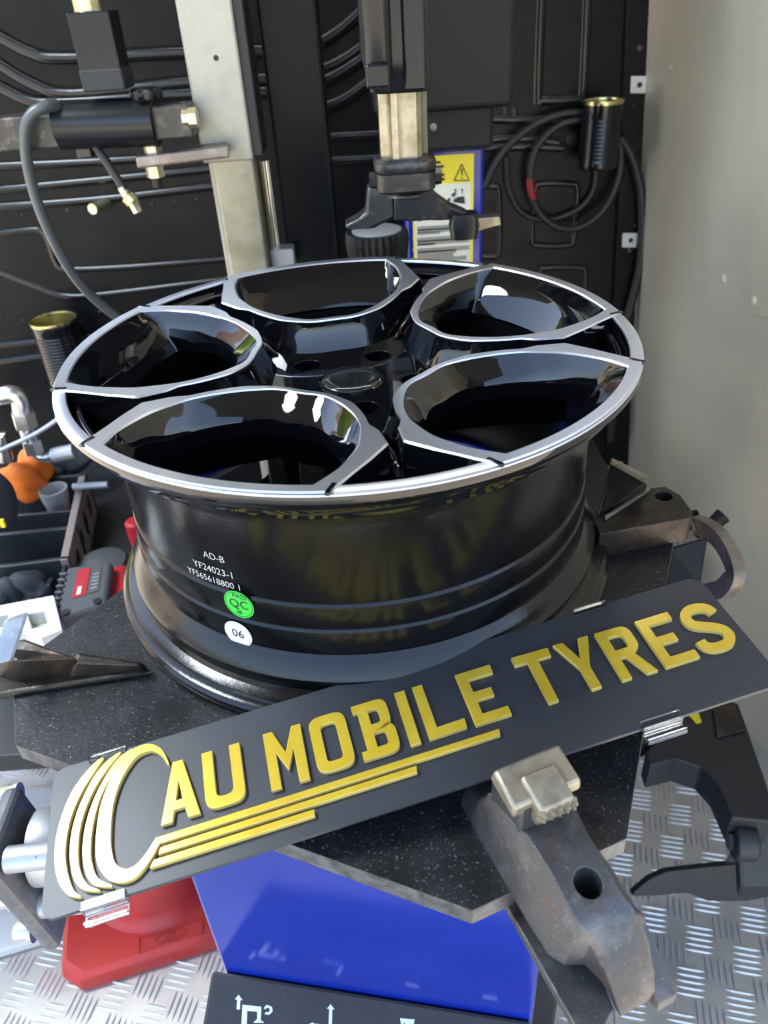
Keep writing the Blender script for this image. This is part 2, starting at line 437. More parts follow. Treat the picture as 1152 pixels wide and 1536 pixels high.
# white tabs on the flange
for i, (x, y, w, h) in enumerate([(958, 127, 24, 26), (945, 360, 23, 22)]):
    A_ = at(x - w / 2, y - h / 2, Y=YB - .014); B_ = at(x + w / 2, y - h / 2, Y=YB - .014); C_ = at(x + w / 2 - 2, y + h / 2, Y=YB - .014); D_ = at(x - w / 2 - 1, y + h / 2, Y=YB - .014)
    b = MB(); b.hexa([A_, B_, C_, D_], [q - Vector((0, .003, 0)) for q in (A_, B_, C_, D_)])
    t = thing('fixing_tab', ['white plastic fixing tab near the top of the black flange', 'white plastic fixing tab low on the black flange behind the hose'][i], 'tab', (A_ + C_) / 2, 'white tabs on the wall flange')
    b.build('tab_plate', M['white_plastic'], t, smooth=0, bevel=.0025)
    b = MB(); b.lathe([(.0048, 0), (.0046, .0008), (.0002, .0008)], 16, Matrix.Rotation(PI / 2, 3, 'X'), (A_ + C_) / 2 + Vector((.002, -.003, 0))); b.build('screw_hole', M['hole_dark'], t)

# right wall, grey sheet with overlapping panel and rivets
def wp(y, z): return Vector((wall_x(y, z), y, z))
b = MB()
q = [wp(-.35, FLOOR_Z), wp(YB, FLOOR_Z), wp(YB, 1.0), wp(-.35, 1.0)]
b.hexa([p_ - WN * .03 for p_ in q], q)
wr = b.build('wall_right', M['panel_grey'], loc=wp(.3, FLOOR_Z), smooth=0); tag(wr, 'pale grey painted metal wall at the right', None, None, 'structure')
b = MB()
q = [on_wall(1122, 468), on_wall(1180, 482), on_wall(1300, -260), on_wall(1152, -260)]
b.hexa(q, [p_ + WN * .004 for p_ in q])
b.build('overlap_sheet', M['panel_grey'], wr, smooth=0, bevel=.001)
zq = WN.to_track_quat('Z', 'Y').to_matrix()
for x, y, r in [(1085, 418, .008), (1134, 450, .008), (1006, 100, .004), (1120, 700, .003), (1030, 385, .002), (1090, 330, .002), (1068, 317, .002), (1046, 664, .003)]:
    pp = on_wall(x, y) + (WN * .004 if x == 1134 else WN * 0)
    b = MB(); b.lathe([(r, 0), (r * .92, r * .22), (r * .6, r * .4), (.0002, r * .45)], 16, zq, pp); b.build('rivet', M['panel_grey'], wr)
# ceiling
b = MB(); b.box((-.22, .06, 1.015), (2.06, 1.82, .03))
o = b.build('ceiling', M['ceiling'], loc=(0, 0, 1.0), smooth=0); tag(o, 'dark grey van roof lining', None, None, 'structure')

# ceiling lamps: LED panel by the open end, slim strip along the far side
def emit(name, col, st):
    mt, nt, b = nodes(name); b.inputs['Base Color'].default_value = (.8, .8, .8, 1)
    b.inputs['Emission Color'].default_value = (*col, 1); b.inputs['Emission Strength'].default_value = st; return mt
lp = thing('ceiling_lamp', 'white LED panel lamp under the van roof at the open end', 'lamp', (-.98, .06, 1.0))
b = MB(); b.box((-.98, .06, .99), (.42, .52, .02)); b.build('housing', M['white_plastic'], lp, smooth=0, bevel=.003)
b = MB(); b.box((-.98, .06, .978), (.38, .48, .006)); b.build('diffuser', emit('LED panel', (.84, .93, 1.0), 20.0), lp, smooth=0)
lp = thing('strip_lamp', 'slim LED strip lamp along the far edge of the van roof', 'lamp', (.0, .62, 1.0))
b = MB(); b.box((.0, .62, .993), (1.0, .035, .014)); b.build('housing', M['white_plastic'], lp, smooth=0)
b = MB(); b.box((.0, .62, .984), (.98, .022, .006)); b.build('diffuser', emit('LED strip', (1, .98, .95), 16.0), lp, smooth=0)

# ================================================================== WHEEL
wheel = thing('alloy_wheel', 'gloss black alloy wheel with five machined-edge spokes lying face up', 'wheel', (0, 0, -.2165))
prof_out = [(.2395, -.0028), (.2402, -.0052), (.2398, -.0085), (.2355, -.0125), (.2315, -.0165), (.2300, -.020), (.2292, -.0235), (.2235, -.0265), (.2222, -.031), (.2160, -.0350),
            (.2075, -.0420), (.2055, -.050), (.2055, -.1160), (.2047, -.1180), (.2064, -.1200), (.2072, -.1390), (.2063, -.1410), (.2080, -.1430), (.2092, -.1620), (.2086, -.1640), (.2118, -.1680),
            (.2180, -.1760), (.2203, -.1805), (.2200, -.1850), (.2170, -.1890), (.2165, -.1945), (.2185, -.1985), (.2245, -.2010), (.2275, -.2015), (.2295, -.2035), (.2325, -.2045), (.2352, -.2075), (.2357, -.2110), (.2345, -.2145), (.2310, -.2162)]
prof_in = [(.2230, -.2150), (.2120, -.2040), (.2050, -.1850), (.2010, -.1600), (.1990, -.1100), (.1985, -.0600), (.2020, -.0450), (.2140, -.0330), (.2240, -.0200), (.2294, -.0100), (.2294, -.0030)]
b = MB(); b.lathe(prof_out + prof_in, 160, closed=True)
barrel = b.build('barrel', [M['barrel_black'], M['wheel_black']], wheel, smooth=28)
for p in barrel.data.polygons:
    if p.center.z - .2165 > -.036: p.material_index = 1
b = MB(); b.lathe([(.2293, -.004), (.2296, -.0022), (.2300, -.0016), (.2378, -.0016), (.2394, -.0024), (.2397, -.0032), (.2380, -.0050)], 160, closed=True)
b.build('machined_lip', M['machined'], wheel, smooth=30)

CW = [(.0865, 0), (.087, 10), (.092, 16.5), (.103, 22), (.113, 25), (.128, 27.7), (.145, 28.9), (.16, 28.5), (.18, 27.4), (.2, 25.1), (.213, 23.3), (.2288, 20.4)]
CO = [(.0805, 0), (.0815, 10), (.0855, 17), (.096, 24.4), (.106, 28.2), (.128, 31), (.147, 31.8), (.157, 33.7), (.18, 34.4), (.2, 30), (.215, 27), (.2386, 23.5)]
def pol(r, d): return Vector((r * math.cos(math.radians(d)), r * math.sin(math.radians(d)), 0))
def half(pts, sharp_from):
    P = [pol(*p) for p in pts]; P = [Vector((p.x, -p.y, 0)) for p in P[3:0:-1]] + P
    S = spline(P, 6)[3 * 6:]
    if sharp_from is not None:
        k = sharp_from * 6; out = S[:k]
        Q = [pol(*p) for p in pts][sharp_from:]
        for i in range(len(Q) - 1):
            for j in range(6): out.append(Q[i].lerp(Q[i + 1], j / 6))
        out.append(Q[-1]); return out
    return S
def full(h, r):
    a1 = math.degrees(math.atan2(h[-1].y, h[-1].x))
    arc = [pol(r, a1 - 2 * a1 * i / 24) for i in range(1, 24)]
    return h + arc + [Vector((p.x, -p.y, 0)) for p in reversed(h)][:-1]
LW = full(half(CW, None), .2288); LO = full(half(CO, 6), .2386)
def zface(p): return -.0675 * (.24 - min(.24, math.hypot(p.x, p.y)))
CEN = Vector((.168, 0, 0))
def lz(L, dz, zabs=None): return [Vector((p.x, p.y, (zface(p) + dz) if zabs is None else zabs)) for p in L]
WI = [w.lerp(o_, .10) for w, o_ in zip(LW, LO)]; OI = [o_.lerp(w, .08) for w, o_ in zip(LW, LO)]
def shrink(L, k): return [CEN + (p - CEN) * k for p in L]
def grow(L, d):
    out = []; n = len(L)
    for i, p in enumerate(L):
        t = (L[(i + 1) % n] - L[i - 1]); nn = Vector((t.y, -t.x, 0)).normalized()
        if nn.dot(p - CEN) < 0: nn = -nn
        k = 1.0 if p.x < .12 else .35
        if math.hypot(p.x, p.y) > .225: k = 0
        out.append(p + nn * d * k)
    return out
mach = MB().loft([lz(LO, -.0012), lz(OI, 0), lz(WI, 0), lz(LW, -.0012)], True, False, False)
def scoop(k):
    return [Vector((p.x + k * .019 * max(0, (.205 - p.x) / .118), p.y * (1 - .085 * k), 0)) for p in LW]
WB = scoop(1.0); WB2 = scoop(1.03)
def inside(L, rmax):
    out = []
    for p in L:
        r = math.hypot(p.x, p.y); out.append(p * (rmax / r) if r > rmax else p.copy())
    return out
body = MB().loft([lz(inside(WB2, .1985), 0, -.0405), lz(inside(WB2, .2055), 0, -.0290), lz(inside(WB, .2070), 0, -.0268), lz(inside(scoop(.72), .2125), -.0150), lz(inside(scoop(.40), .2195), -.0085), lz(inside(scoop(.12), .2265), -.0036), lz(LW, -.0012)], True, False, False)
body.loft([lz(LO, -.0012), lz(inside(LO, .2372), -.0040), lz(inside(grow(LO, .0035), .2262), -.014), lz(inside(grow(LO, .007), .2100), 0, -.0345), lz(inside(grow(LO, .011), .1990), 0, -.0415), lz(inside(WB2, .1985), 0, -.0405)], True, False, False)
me_m = mach.mesh('machined_face'); me_b = body.mesh('spoke')
me_m.materials.append(M['machined']); me_b.materials.append(M['wheel_black'])
for me, sm in ((me_m, 30), (me_b, 40)):
    me.polygons.foreach_set('use_smooth', [True] * len(me.polygons)); me.set_sharp_from_angle(angle=math.radians(sm))
GA = [-80, -8, 64, 136, 208]
for k in range(5):
    o = bpy.data.objects.new('spoke', me_b); COL.objects.link(o); o.parent = wheel; o.location = (0, 0, .2165); o.rotation_euler = (0, 0, math.radians(-44 + 72 * k))
    f_ = bpy.data.objects.new('machined_face', me_m); COL.objects.link(f_); f_.parent = o
# hub star with lug holes
outer = []
for g in GA:
    for r, d in [(.062, -36), (.090, -17), (.12, -8.5), (.150, -5.2), (.178, -4.2), (.186, -2), (.186, 2), (.178, 4.2), (.150, 5.2), (.12, 8.5), (.090, 17)]:
        p = pol(r if r > .07 else .088, g + d); outer.append((p.x, p.y))
holes = []
for g in GA:
    c = pol(.056, g); holes.append([(c.x + .0125 * math.cos(2 * PI * i / 24), c.y + .0125 * math.sin(2 * PI * i / 24)) for i in range(24)])
b = MB(); b.prism(outer, holes, Vector((0, 0, 0)), Vector((1, 0, 0)), Vector((0, 1, 0)), Vector((0, 0, 1)), -.075, -.0385)
hub = b.build('hub', M['wheel_black'], wheel, smooth=30, bevel=.0012)
for g in GA:
    c = pol(.056, g)
    b = MB(); b.lathe([(.0126, -.0382), (.0126, -.062), (.0085, -.063), (.0085, -.07), (.0003, -.071)], 24, c=c, caps=False); b.build('lug_hole', M['hole_dark'], wheel)
    b = MB(); u = pol(1, g)
    b.tube([u * .098 + Vector((0, 0, -.0385)), u * .112 + Vector((0, 0, -.034)), u * .15 + Vector((0, 0, -.0265)), u * .176 + Vector((0, 0, -.0245)), u * .187 + Vector((0, 0, -.028)), u * .188 + Vector((0, 0, -.036))], [.002, .0032, .0040, .0044, .0044, .003], 10)
    b.build('rib', M['wheel_black'], wheel, smooth=50)
    for s in (-1, 1):
        p = pol(.2345, g + s * 12.6); b = MB(); b.box(p + Vector((0, 0, -.0012)), (.0125, .0034, .0026), math.radians(g + s * 12.6 + s * 20)); b.build('notch', M['wheel_black'], wheel, bevel=.0006)
        # pocket behind the lip
    path = [pol(.2235, g + d) + Vector((0, 0, -.014)) for d in range(-11, 12, 2)]
    b = MB(); b.tube(path, .0035, 8); b.build('lip_pocket', M['wheel_black'], wheel, smooth=60)
b = MB(); b.lathe([(.0285, -.0395), (.0285, -.0378), (.0272, -.0372), (.0266, -.0384)], 64, caps=False); b.build('cap_ring', M['wheel_black'], wheel, smooth=40)
b = MB(); b.lathe([(.0264, -.0390), (.0262, -.0375), (.025, -.0363), (.018, -.0354), (.009, -.0350), (.0003, -.0349)], 64); b.build('center_cap', mat('smoky gloss cap', (.014, .015, .016), .12, .1, .6, noise=(40, (.045, .046, .045), .5, .8), coat=.4), wheel, smooth=60)

# stickers and lettering on the barrel
def wrap(me, px, py, r, name, mt, parent, tilt=0):
    c = at_cyl(px, py, r); a0 = math.atan2(c.y, c.x)
    for v in me.vertices:
        x, y = v.co.x, v.co.y
        x, y = x * math.cos(tilt) - y * math.sin(tilt), x * math.sin(tilt) + y * math.cos(tilt)
        a = a0 + x / r; v.co = Vector((r * math.cos(a), r * math.sin(a), c.z + y))
    return link_mesh(name, me, mt, parent, smooth=0)
def disc_mesh(rx, ry, n=40, rings=5):
    b = MB()
    for k in range(rings):
        r0, r1 = k / rings, (k + 1) / rings
        for i in range(n):
            a, c = 2 * PI * i / n, 2 * PI * (i + 1) / n
            P = lambda r, t: Vector((rx * r * math.cos(t), ry * r * math.sin(t), 0))
            b.add([P(max(r0, .001), a), P(r1, a), P(r1, c), P(max(r0, .001), c)], [(0, 1, 2, 3)])
    return b.mesh('disc')
def ring_mesh(rx, ry, w, n=48):
    b = MB()
    for i in range(n):
        a, c = 2 * PI * i / n, 2 * PI * (i + 1) / n
        P = lambda k, t: Vector(((rx - w * k) * math.cos(t), (ry - w * k) * math.sin(t), 0))
        b.add([P(0, a), P(0, c), P(1, c), P(1, a)], [(0, 1, 2, 3)])
    return b.mesh('ring')
for body_, px, py, sz in [('AD-B', 320, 836, .0085), ('YF24023-1', 319, 855, .0088), ('YF565618800 1', 319, 870, .0082)]:
    wrap(text_mesh(body_, sz, bold=0), px, py, .2061, 'lettering', M['silver_print'], wheel)
st = wrap(disc_mesh(.0128, .0128), 358, 907, .2079, 'quality_sticker', M['green'], wheel); tag(st, 'round green PASS QC sticker')
wrap(ring_mesh(.0117, .0117, .0004), 358, 907, .2081, 'print', M['ink'], st)
wrap(text_mesh('QC', .0112), 358, 907, .2082, 'print', M['ink'], st)
wrap(text_mesh('PASS', .0058), 358, 895.5, .2082, 'print', M['ink'], st)
wrap(text_mesh('08', .0048), 359, 918.5, .2082, 'print', M['ink'], st)
st = wrap(disc_mesh(.0124, .0124), 357, 951, .2097, 'number_sticker', M['white'], wheel); tag(st, 'round white sticker printed 06')
wrap(ring_mesh(.0116, .0116, .0003), 357, 951, .2099, 'print', M['ink_grey'], st)
wrap(text_mesh('06', .0112), 357, 951, .2100, 'print', M['ink'], st)

# ================================================================== SIGN PLATE
TL = Vector((-.22865, -.26011, -.20668)); TR = Vector((.26265, -.15972, -.15223)); BL = Vector((-.20615, -.36497, -.21630))
EA = (TR - TL).normalized(); EBd = (BL - TL); EBd -= EA * EBd.dot(EA); EB = -EBd.normalized(); EN = EA.cross(EB)
K = (TR - TL).length / 520.0
SO = TL - EB * (111 * K)                       # lower left corner; sheet coordinates in mm
def SP(x, y, h=0): return SO + EA * (x * K) + EB * (y * K) + EN * (h * K)
sign = thing('name_plate', 'dark slate name plate with raised gold lettering leaning across the turntable', 'sign', SP(260, 55, -3))
def rrect(x0, y0, x1, y1, r, n=8):
    out = []
    for cx, cy, a0 in [(x1 - r, y1 - r, 0), (x0 + r, y1 - r, 90), (x0 + r, y0 + r, 180), (x1 - r, y0 + r, 270)]:
        for i in range(n + 1):
            a = math.radians(a0 + 90 * i / n); out.append((cx + r * math.cos(a), cy + r * math.sin(a)))
    return out
def sheet(outer, holes, h0, h1, name, mats, parent, bevel=0, side=None):
    b = MB(); b.prism(outer, holes, SO, EA * K, EB * K, EN * K, h0, h1, side)
    return b.build(name, mats, parent, smooth=0, bevel=bevel, seg=1)
sheet(rrect(0, 0, 520, 111, 10), [], -3.2, 0, 'plate', M['plate'], sign, .0004)
GL = [M['gold'], M['gold_side']]
def letter(outer, holes=(), h=3.6):
    return sheet(outer, holes, 0, h, 'letter', GL, sign, .0003, side=1)
def fil(pts, k=4):
    """round the corners given as (x, y, r)"""
    out = []; n = len(pts)
    for i in range(n):
        x, y = pts[i][:2]; r = pts[i][2] if len(pts[i]) > 2 else 0
        p = Vector((x, y)); a = Vector(pts[i - 1][:2]); c = Vector(pts[(i + 1) % n][:2])
        if r <= 0: out.append((x, y)); continue
        p0 = p + (a - p).normalized() * r; p1 = p + (c - p).normalized() * r
        for j in range(k + 1):
            t = j / k; q = p0 * (1 - t) ** 2 + p * 2 * t * (1 - t) + p1 * t * t; out.append((q.x, q.y))
    return out
Y0, Y1 = 38, 85
letter([(78.9, 38), (86.8, 38), (88.6, 46.5), (95.8, 46.5), (97.6, 38), (106.2, 38), (96.3, 84.5), (88.9, 84.5)], [[(90.0, 53.5), (94.6, 53.5), (92.5, 67.5)]])                                   # A
letter(fil([(110.1, 84.5), (110.1, 38, 9), (138.2, 38, 9), (138.2, 84.3), (130.3, 84.3), (130.3, 46, 5), (118.0, 46, 5), (118.0, 84.5)]))                                                   # U
letter([(155.6, 38), (162.9, 38), (162.9, 66), (169.8, 50), (175.6, 66), (175.6, 38), (183.0, 38), (183.8, 84.5), (177.0, 84.5), (169.8, 64.5), (162.6, 84.8), (155.6, 84.8)])              # M
letter(fil([(189.3, 38.5, 9), (216.6, 38.5, 9), (216.6, 85.3, 9), (189.3, 85.3, 9)]), [fil([(197.3, 46.3, 3.5), (208.8, 46.3, 3.5), (208.8, 77.3, 3.5), (197.3, 77.3, 3.5)])])               # O
letter(fil([(221.8, 38.5), (249.6, 38.5, 9), (249.6, 60, 4), (246.3, 62.6, 2), (248.6, 66, 4), (248.6, 85, 8), (222.6, 85), (222.6, 78.5), (226.0, 78.5), (226.0, 45.5), (221.8, 45.5)]),
       [fil([(233.6, 46, 1), (242.0, 46, 3), (242.0, 57.8, 3), (233.6, 57.8, 1)]), fil([(233.6, 65.2, 1), (241.0, 65.2, 3), (241.0, 77.6, 3), (233.6, 77.6, 1)])])                         # B
letter([(255.9, 38.8), (263.6, 38.8), (264.3, 85.6), (256.4, 85.6)])                                                                                                                         # I
letter([(269.8, 39.2), (297.9, 39.8), (298.5, 47.6), (277.8, 47.0), (278.2, 85.8), (270.3, 85.8)])                                                                                           # L
def EE(x): return [(x, 38.8), (x + 27.2, 38.8), (x + 27.2, 46.6), (x + 8.0, 46.6), (x + 8.0, 58.2), (x + 21.5, 58.2), (x + 21.5, 66.0), (x + 8.0, 66.0), (x + 8.0, 77.4), (x + 27.6, 77.4), (x + 27.8, 85.3), (x, 85.3)]
letter(EE(304.0))
letter([(358.9, 38.4), (366.6, 38.4), (367.0, 76.9), (377.8, 76.6), (378.4, 84.2), (349.0, 85.0), (349.0, 77.4), (359.0, 77.1)])                                                             # T
letter([(392.2, 38.3), (400.0, 38.3), (400.2, 57.6), (411.5, 84.3), (403.0, 84.6), (396.5, 66.5), (390.6, 84.7), (382.7, 85.0), (392.3, 57.8)])                                              # Y
letter(fil([(415.6, 37.8), (423.3, 37.8), (423.5, 56.2), (428.2, 56.2), (435.2, 37.4), (443.4, 37.2), (435.6, 57.4, 2), (442.6, 62, 5), (442.6, 83.6, 8), (416.4, 84.0)]),
       [fil([(423.7, 63.8), (434.8, 63.8, 3.5), (434.8, 76.4, 3.5), (423.8, 76.4)])])                                                                                                        # R
letter([(p[0], p[1] - 1.5) for p in EE(449.6)])
# S as a thick stroke
def stroke(pts, w, k=5):
    c = spline([(x, y, 0) for x, y in pts], k); L_, R_ = [], []
    for i, p in enumerate(c):
        t = (c[min(i + 1, len(c) - 1)] - c[max(i - 1, 0)]).normalized(); n = Vector((-t.y, t.x, 0)); ww = w(i / (len(c) - 1)) if callable(w) else w
        L_.append((p.x + n.x * ww / 2, p.y + n.y * ww / 2)); R_.append((p.x - n.x * ww / 2, p.y - n.y * ww / 2))
    return L_ + R_[::-1]
letter(stroke([(508.2, 71.0), (506.2, 76.2), (500.5, 79.2), (493.5, 79.2), (488.0, 75.6), (486.6, 69.8), (489.2, 64.8), (495.5, 61.2), (502.0, 57.6), (506.2, 53.2), (506.6, 47.6), (502.8, 42.4), (496.5, 41.0), (490.0, 41.8), (485.6, 45.0), (484.4, 50.0)], 8.0))
C_out = [(86.6, 83.4), (84.4, 91.4), (80.8, 99.2), (74.2, 105.4), (67.4, 107.2), (58.6, 105.1), (49.9, 97.0), (43.4, 85.1), (37.3, 66.4), (35.2, 47.5), (35.3, 32.5), (38.0, 21.7), (44.7, 11.6), (53.2, 7.2), (61.6, 8.0), (68.5, 13.4), (73.8, 19.7), (77.8, 25.8)]
C_in = [(85.1, 83.9), (81.5, 92.4), (75.9, 98.3), (70.2, 100.3), (62.4, 98.1), (54.7, 88.7), (49.1, 76.7), (45.6, 61.5), (44.7, 44.3), (45.2, 33.8), (47.6, 23.0), (52.3, 17.0), (57.4, 15.0), (63.4, 16.9), (69.6, 22.9), (75.9, 30.9)]
def sp2(l): return [(p.x, p.y) for p in spline([(x, y, 0) for x, y in l], 4)]
letter(sp2(C_out) + sp2(C_in)[::-1])
ARCS = [([(37.6, 107.4), (29.6, 102.6), (20.5, 92.6), (13.7, 80.2), (8.5, 62.3), (7.0, 45.6), (8.5, 30.6), (12.3, 18.8), (18.8, 9.9), (26.4, 6.0)], [(38.8, 105.3), (31.8, 95.6), (23.0, 81.6), (17.0, 65.5), (14.6, 48.8), (15.0, 35.6), (18.0, 22.1), (22.0, 12.2), (26.6, 6.9)]),
        ([(50.8, 107.4), (41.1, 103.0), (31.9, 93.0), (23.2, 75.3), (18.6, 58.9), (17.3, 44.0), (18.4, 30.9), (21.6, 19.2), (27.9, 10.6), (39.0, 5.8)], [(51.2, 105.5), (43.2, 97.1), (34.0, 84.6), (27.2, 69.5), (23.6, 53.4), (23.3, 36.5), (25.7, 23.1), (31.2, 12.6), (38.4, 7.4)]),
        ([(59.5, 107.1), (49.8, 102.2), (41.4, 91.9), (32.5, 74.8), (27.6, 57.8), (26.0, 43.0), (26.6, 31.7), (29.2, 20.2), (35.4, 10.8), (46.5, 6.3)], [(59.9, 105.1), (51.8, 98.1), (43.4, 86.4), (36.3, 71.2), (32.6, 54.3), (31.6, 39.3), (32.7, 27.9), (37.0, 15.9), (46.1, 7.9)])]
for oo, ii in ARCS:
    o = letter(sp2(oo) + sp2(ii)[::-1]); o.name = 'swoosh'
for q in ([(76.2, 30.7), (78.2, 25.4), (317.4, 26.0), (318.4, 31.0)], [(78.4, 23.0), (76.4, 18.2), (254.4, 18.2), (255.2, 23.2)], [(73.7, 15.8), (70.7, 10.9), (181.0, 10.6), (181.4, 15.5)]):
    o = letter(q); o.name = 'underline'
# clear acrylic clips on the long edges
def clip(x0, x1, bottom):
    b = MB(); e = 0 if bottom else 111; s = -1 if bottom else 1
    def bar(y0, y1, h0, h1):
        b.hexa([SP(x0, y0, h0), SP(x1, y0, h0), SP(x1, y1, h0), SP(x0, y1, h0)], [SP(x0, y0, h1), SP(x1, y0, h1), SP(x1, y1, h1), SP(x0, y1, h1)])
    bar(e - s * 4, e + s * 2.4, .3, 2.4); bar(e + s * .4, e + s * 2.4, -8, .3); bar(e - s * 4, e + s * 2.4, -6, -4)
    if bottom: bar(e + s * 2.4, e + s * 9, -8, -6); bar(e + s * 7, e + s * 9, -6, -3)
    o = b.build('clip', M['acrylic'], sign, smooth=0, bevel=.0003); tag(o, 'clear acrylic edge clip')
clip(27, 54, False); clip(26, 54, True); clip(413, 440, False); clip(411, 440, True)

# ================================================================== TURNTABLE
TC = Vector((0, -.063, 0)); TT = -.218; TB = -.234
tt = thing('turntable', 'black steel turntable plate with cast clamp jaws under the wheel', 'turntable', (0, -.063, TB))
def frame(a):
    a = math.radians(a); return Vector((math.cos(a), math.sin(a), 0)), Vector((-math.sin(a), math.cos(a), 0))
oc = []
for k in range(4):
    u, v = frame(-69.5 + 90 * k)
    for h in (-.056, .056): p = TC + u * .312 + v * h; oc.append((p.x, p.y))
q6 = at(18, 1002, z=TT); q5 = at(300, 800, z=TT); oc[6] = (q6.x, q6.y); oc[5] = (q5.x, q5.y)
b = MB(); b.prism(oc, [], Vector((0, 0, 0)), Vector((1, 0, 0)), Vector((0, 1, 0)), Vector((0, 0, 1)), TB, TT, side=1)
b.build('table_plate', [M['table'], M['table_edge']], tt, smooth=0, bevel=.0008)
b = MB(); b.lathe([(.07, -.30), (.09, -.262), (.13, -.256), (.13, TB)], 40, c=TC); b.build('spindle', M['dark_steel'], tt)
def jaw(ang, u0, dz, matbody, mathead, hook=True):
    u, v = frame(ang)
    def P(a, c, z): return TC + u * a + v * c + Vector((0, 0, z))
    secs = [(u0, .020, .015, -.2095, TT), (u0 + .004, .024, .018, -.2065, TT), (.245, .029, .020, -.2035 + dz * .3, TT), (.262, .030, .021, -.195 + dz * .5, TT), (.268, .030, .021, -.180 + dz * .8, TT), (.296, .030, .020, -.176 + dz, TT), (.306, .030, .016, -.177 + dz, TT),
            (.330, .030, .0155, -.178 + dz, TT), (.352, .029, .0155, -.184 + dz, TT), (.361, .027, .015, -.190 + dz * .8, TT), (.364, .018, .0135, -.193 + dz * .8, TT - .002), (.374, .0145, .012, -.204 + dz * .6, TT - .008), (.383, .012, .0105, -.219 + dz * .5, TT - .018), (.388, .0105, .009, -.231 + dz * .4, TT - .024)]
    loops = []
    for (a, wb, wt, zt, zb) in secs:
        zm = zb + (zt - zb) * .28; s_ = .007 * min(1, max(0, (a - .355) / .012))
        loops.append([P(a, s_ - wb, zb), P(a, s_ - wb, zm), P(a, s_ - (wt + .0035), zt - (zt - zb) * .18), P(a, s_ - wt, zt), P(a, s_ + wt, zt), P(a, s_ + wt + .0035, zt - (zt - zb) * .18), P(a, s_ + wb, zm), P(a, s_ + wb, zb)])
    b = MB(); b.loft(loops)
    # second prong of the claw
    b.hexa([P(.352, .010, -.236), P(.392, .020, -.250), P(.392, .033, -.250), P(.352, .030, -.236)], [P(.352, .010, -.205), P(.392, .020, -.240), P(.392, .033, -.240), P(.352, .030, -.205)])
    o = b.build('clamp_jaw', matbody, tt, smooth=50)
    hole = P(.342, .001, -.181 + dz)
    c = MB(); c.lathe([(.0082, -.03), (.0082, .03)], 24, c=hole); cut(o, c)
    o.modifiers.new('bevel', 'BEVEL').width = .0012; o.modifiers['bevel'].segments = 2; o.modifiers['bevel'].angle_limit = math.radians(45); o.modifiers['bevel'].limit_method = 'ANGLE'
    b = MB(); b.lathe([(.0081, -.026), (.0003, -.026)], 24, c=hole, caps=False); b.build('hole_bottom', M['hole_dark'], o)
    # head: bar along the jaw top with a lip and a toothed block
    zt = -.147 + dz
    b = MB()
    b.hexa([P(.272, -.024, zt - .012), P(.300, -.024, zt - .016), P(.300, .024, zt - .016), P(.272, .024, zt - .012)], [P(.275, -.023, zt - .001), P(.300, -.023, zt - .006), P(.300, .023, zt - .006), P(.275, .023, zt - .001)])
    b.hexa([P(.292, -.012, zt - .024), P(.306, -.011, zt - .024), P(.306, .014, zt - .024), P(.292, .014, zt - .024)], [P(.286, -.012, zt + .001), P(.309, -.010, zt - .006), P(.309, .013, zt - .006), P(.286, .013, zt + .001)])
    h = b.build('jaw_head', mathead, o, smooth=30, bevel=.0022)
    for k in range(5):
        for r_ in range(2):
            b = MB(); cc = P(.3095 - .001 * r_, -.0088 + k * .0052, zt - .009 - r_ * .0055); b.hexa([cc + u * -.002 + v * -.002 + Vector((0, 0, -.0022)), cc + u * .002 + Vector((0, 0, -.001)), cc + u * .002 + Vector((0, 0, .001)), cc + u * -.002 + v * -.002 + Vector((0, 0, .0022))],
                                      [cc + u * -.002 + v * .002 + Vector((0, 0, -.0022)), cc + u * .002 + v * .0008 + Vector((0, 0, -.001)), cc + u * .002 + v * .0008 + Vector((0, 0, .001)), cc + u * -.002 + v * .002 + Vector((0, 0, .0022))]); b.build('tooth', mathead, o, smooth=0)
    b = MB(); b.hexa([P(.270, -.022, -.19), P(.302, -.020, -.19), P(.302, .018, -.19), P(.270, .018, -.19)], [P(.272, -.022, zt - .008), P(.300, -.018, zt - .010), P(.300, .016, zt - .010), P(.272, .018, zt - .008)])
    b.build('neck', matbody, o, smooth=30, bevel=.002)
    b = MB(); b.hexa([P(.2, -.031, TB - .009), P(.398, -.031, TB - .009), P(.385, -.006, TB - .009), P(.2, .031, TB - .009)], [P(.2, -.031, TB - .001), P(.398, -.031, TB - .001), P(.385, -.006, TB - .001), P(.2, .031, TB - .001)])
    b.build('slide', M['steel'], o, smooth=0, bevel=.001)
    return o
j = jaw(-69.5, .236, .0, M['steel'], M['steel_bright']); tag(j, 'grey cast clamp jaw in front of the name plate')
def quadz(l): return [at(x, y, z=z) for x, y, z in l]
# left jaw: ridge with a tapering arm and a bright bent tip
b = MB()
b.hexa(quadz([(-40, 1008, TT), (26, 1030, TT), (124, 1012, TT), (40, 985, TT)]), quadz([(-20, 968, -.182), (22, 990, -.182), (117, 986, -.190), (36, 957, -.180)]))
b.hexa(quadz([(100, 1024, TT), (219, 1012, TT), (222, 998, TT), (104, 990, TT)]), quadz([(112, 992, -.196), (208, 1000, -.203), (212, 993, -.203), (116, 978, -.194)]))
b.hexa(quadz([(-90, 1075, TT), (26, 1046, TT), (240, 1012, TT), (30, 1000, TT)]), quadz([(-80, 1058, TT + .007), (26, 1036, TT + .007), (236, 1006, TT + .006), (30, 996, TT + .007)]))
lj = b.build('clamp_jaw', M['steel_brown'], tt, smooth=0, bevel=.003); tag(lj, 'oily brown clamp jaw at the left of the wheel')
b = MB(); q = quadz([(-14, 1000, -.176), (14, 992, -.178), (36, 925, -.158), (4, 935, -.156)])
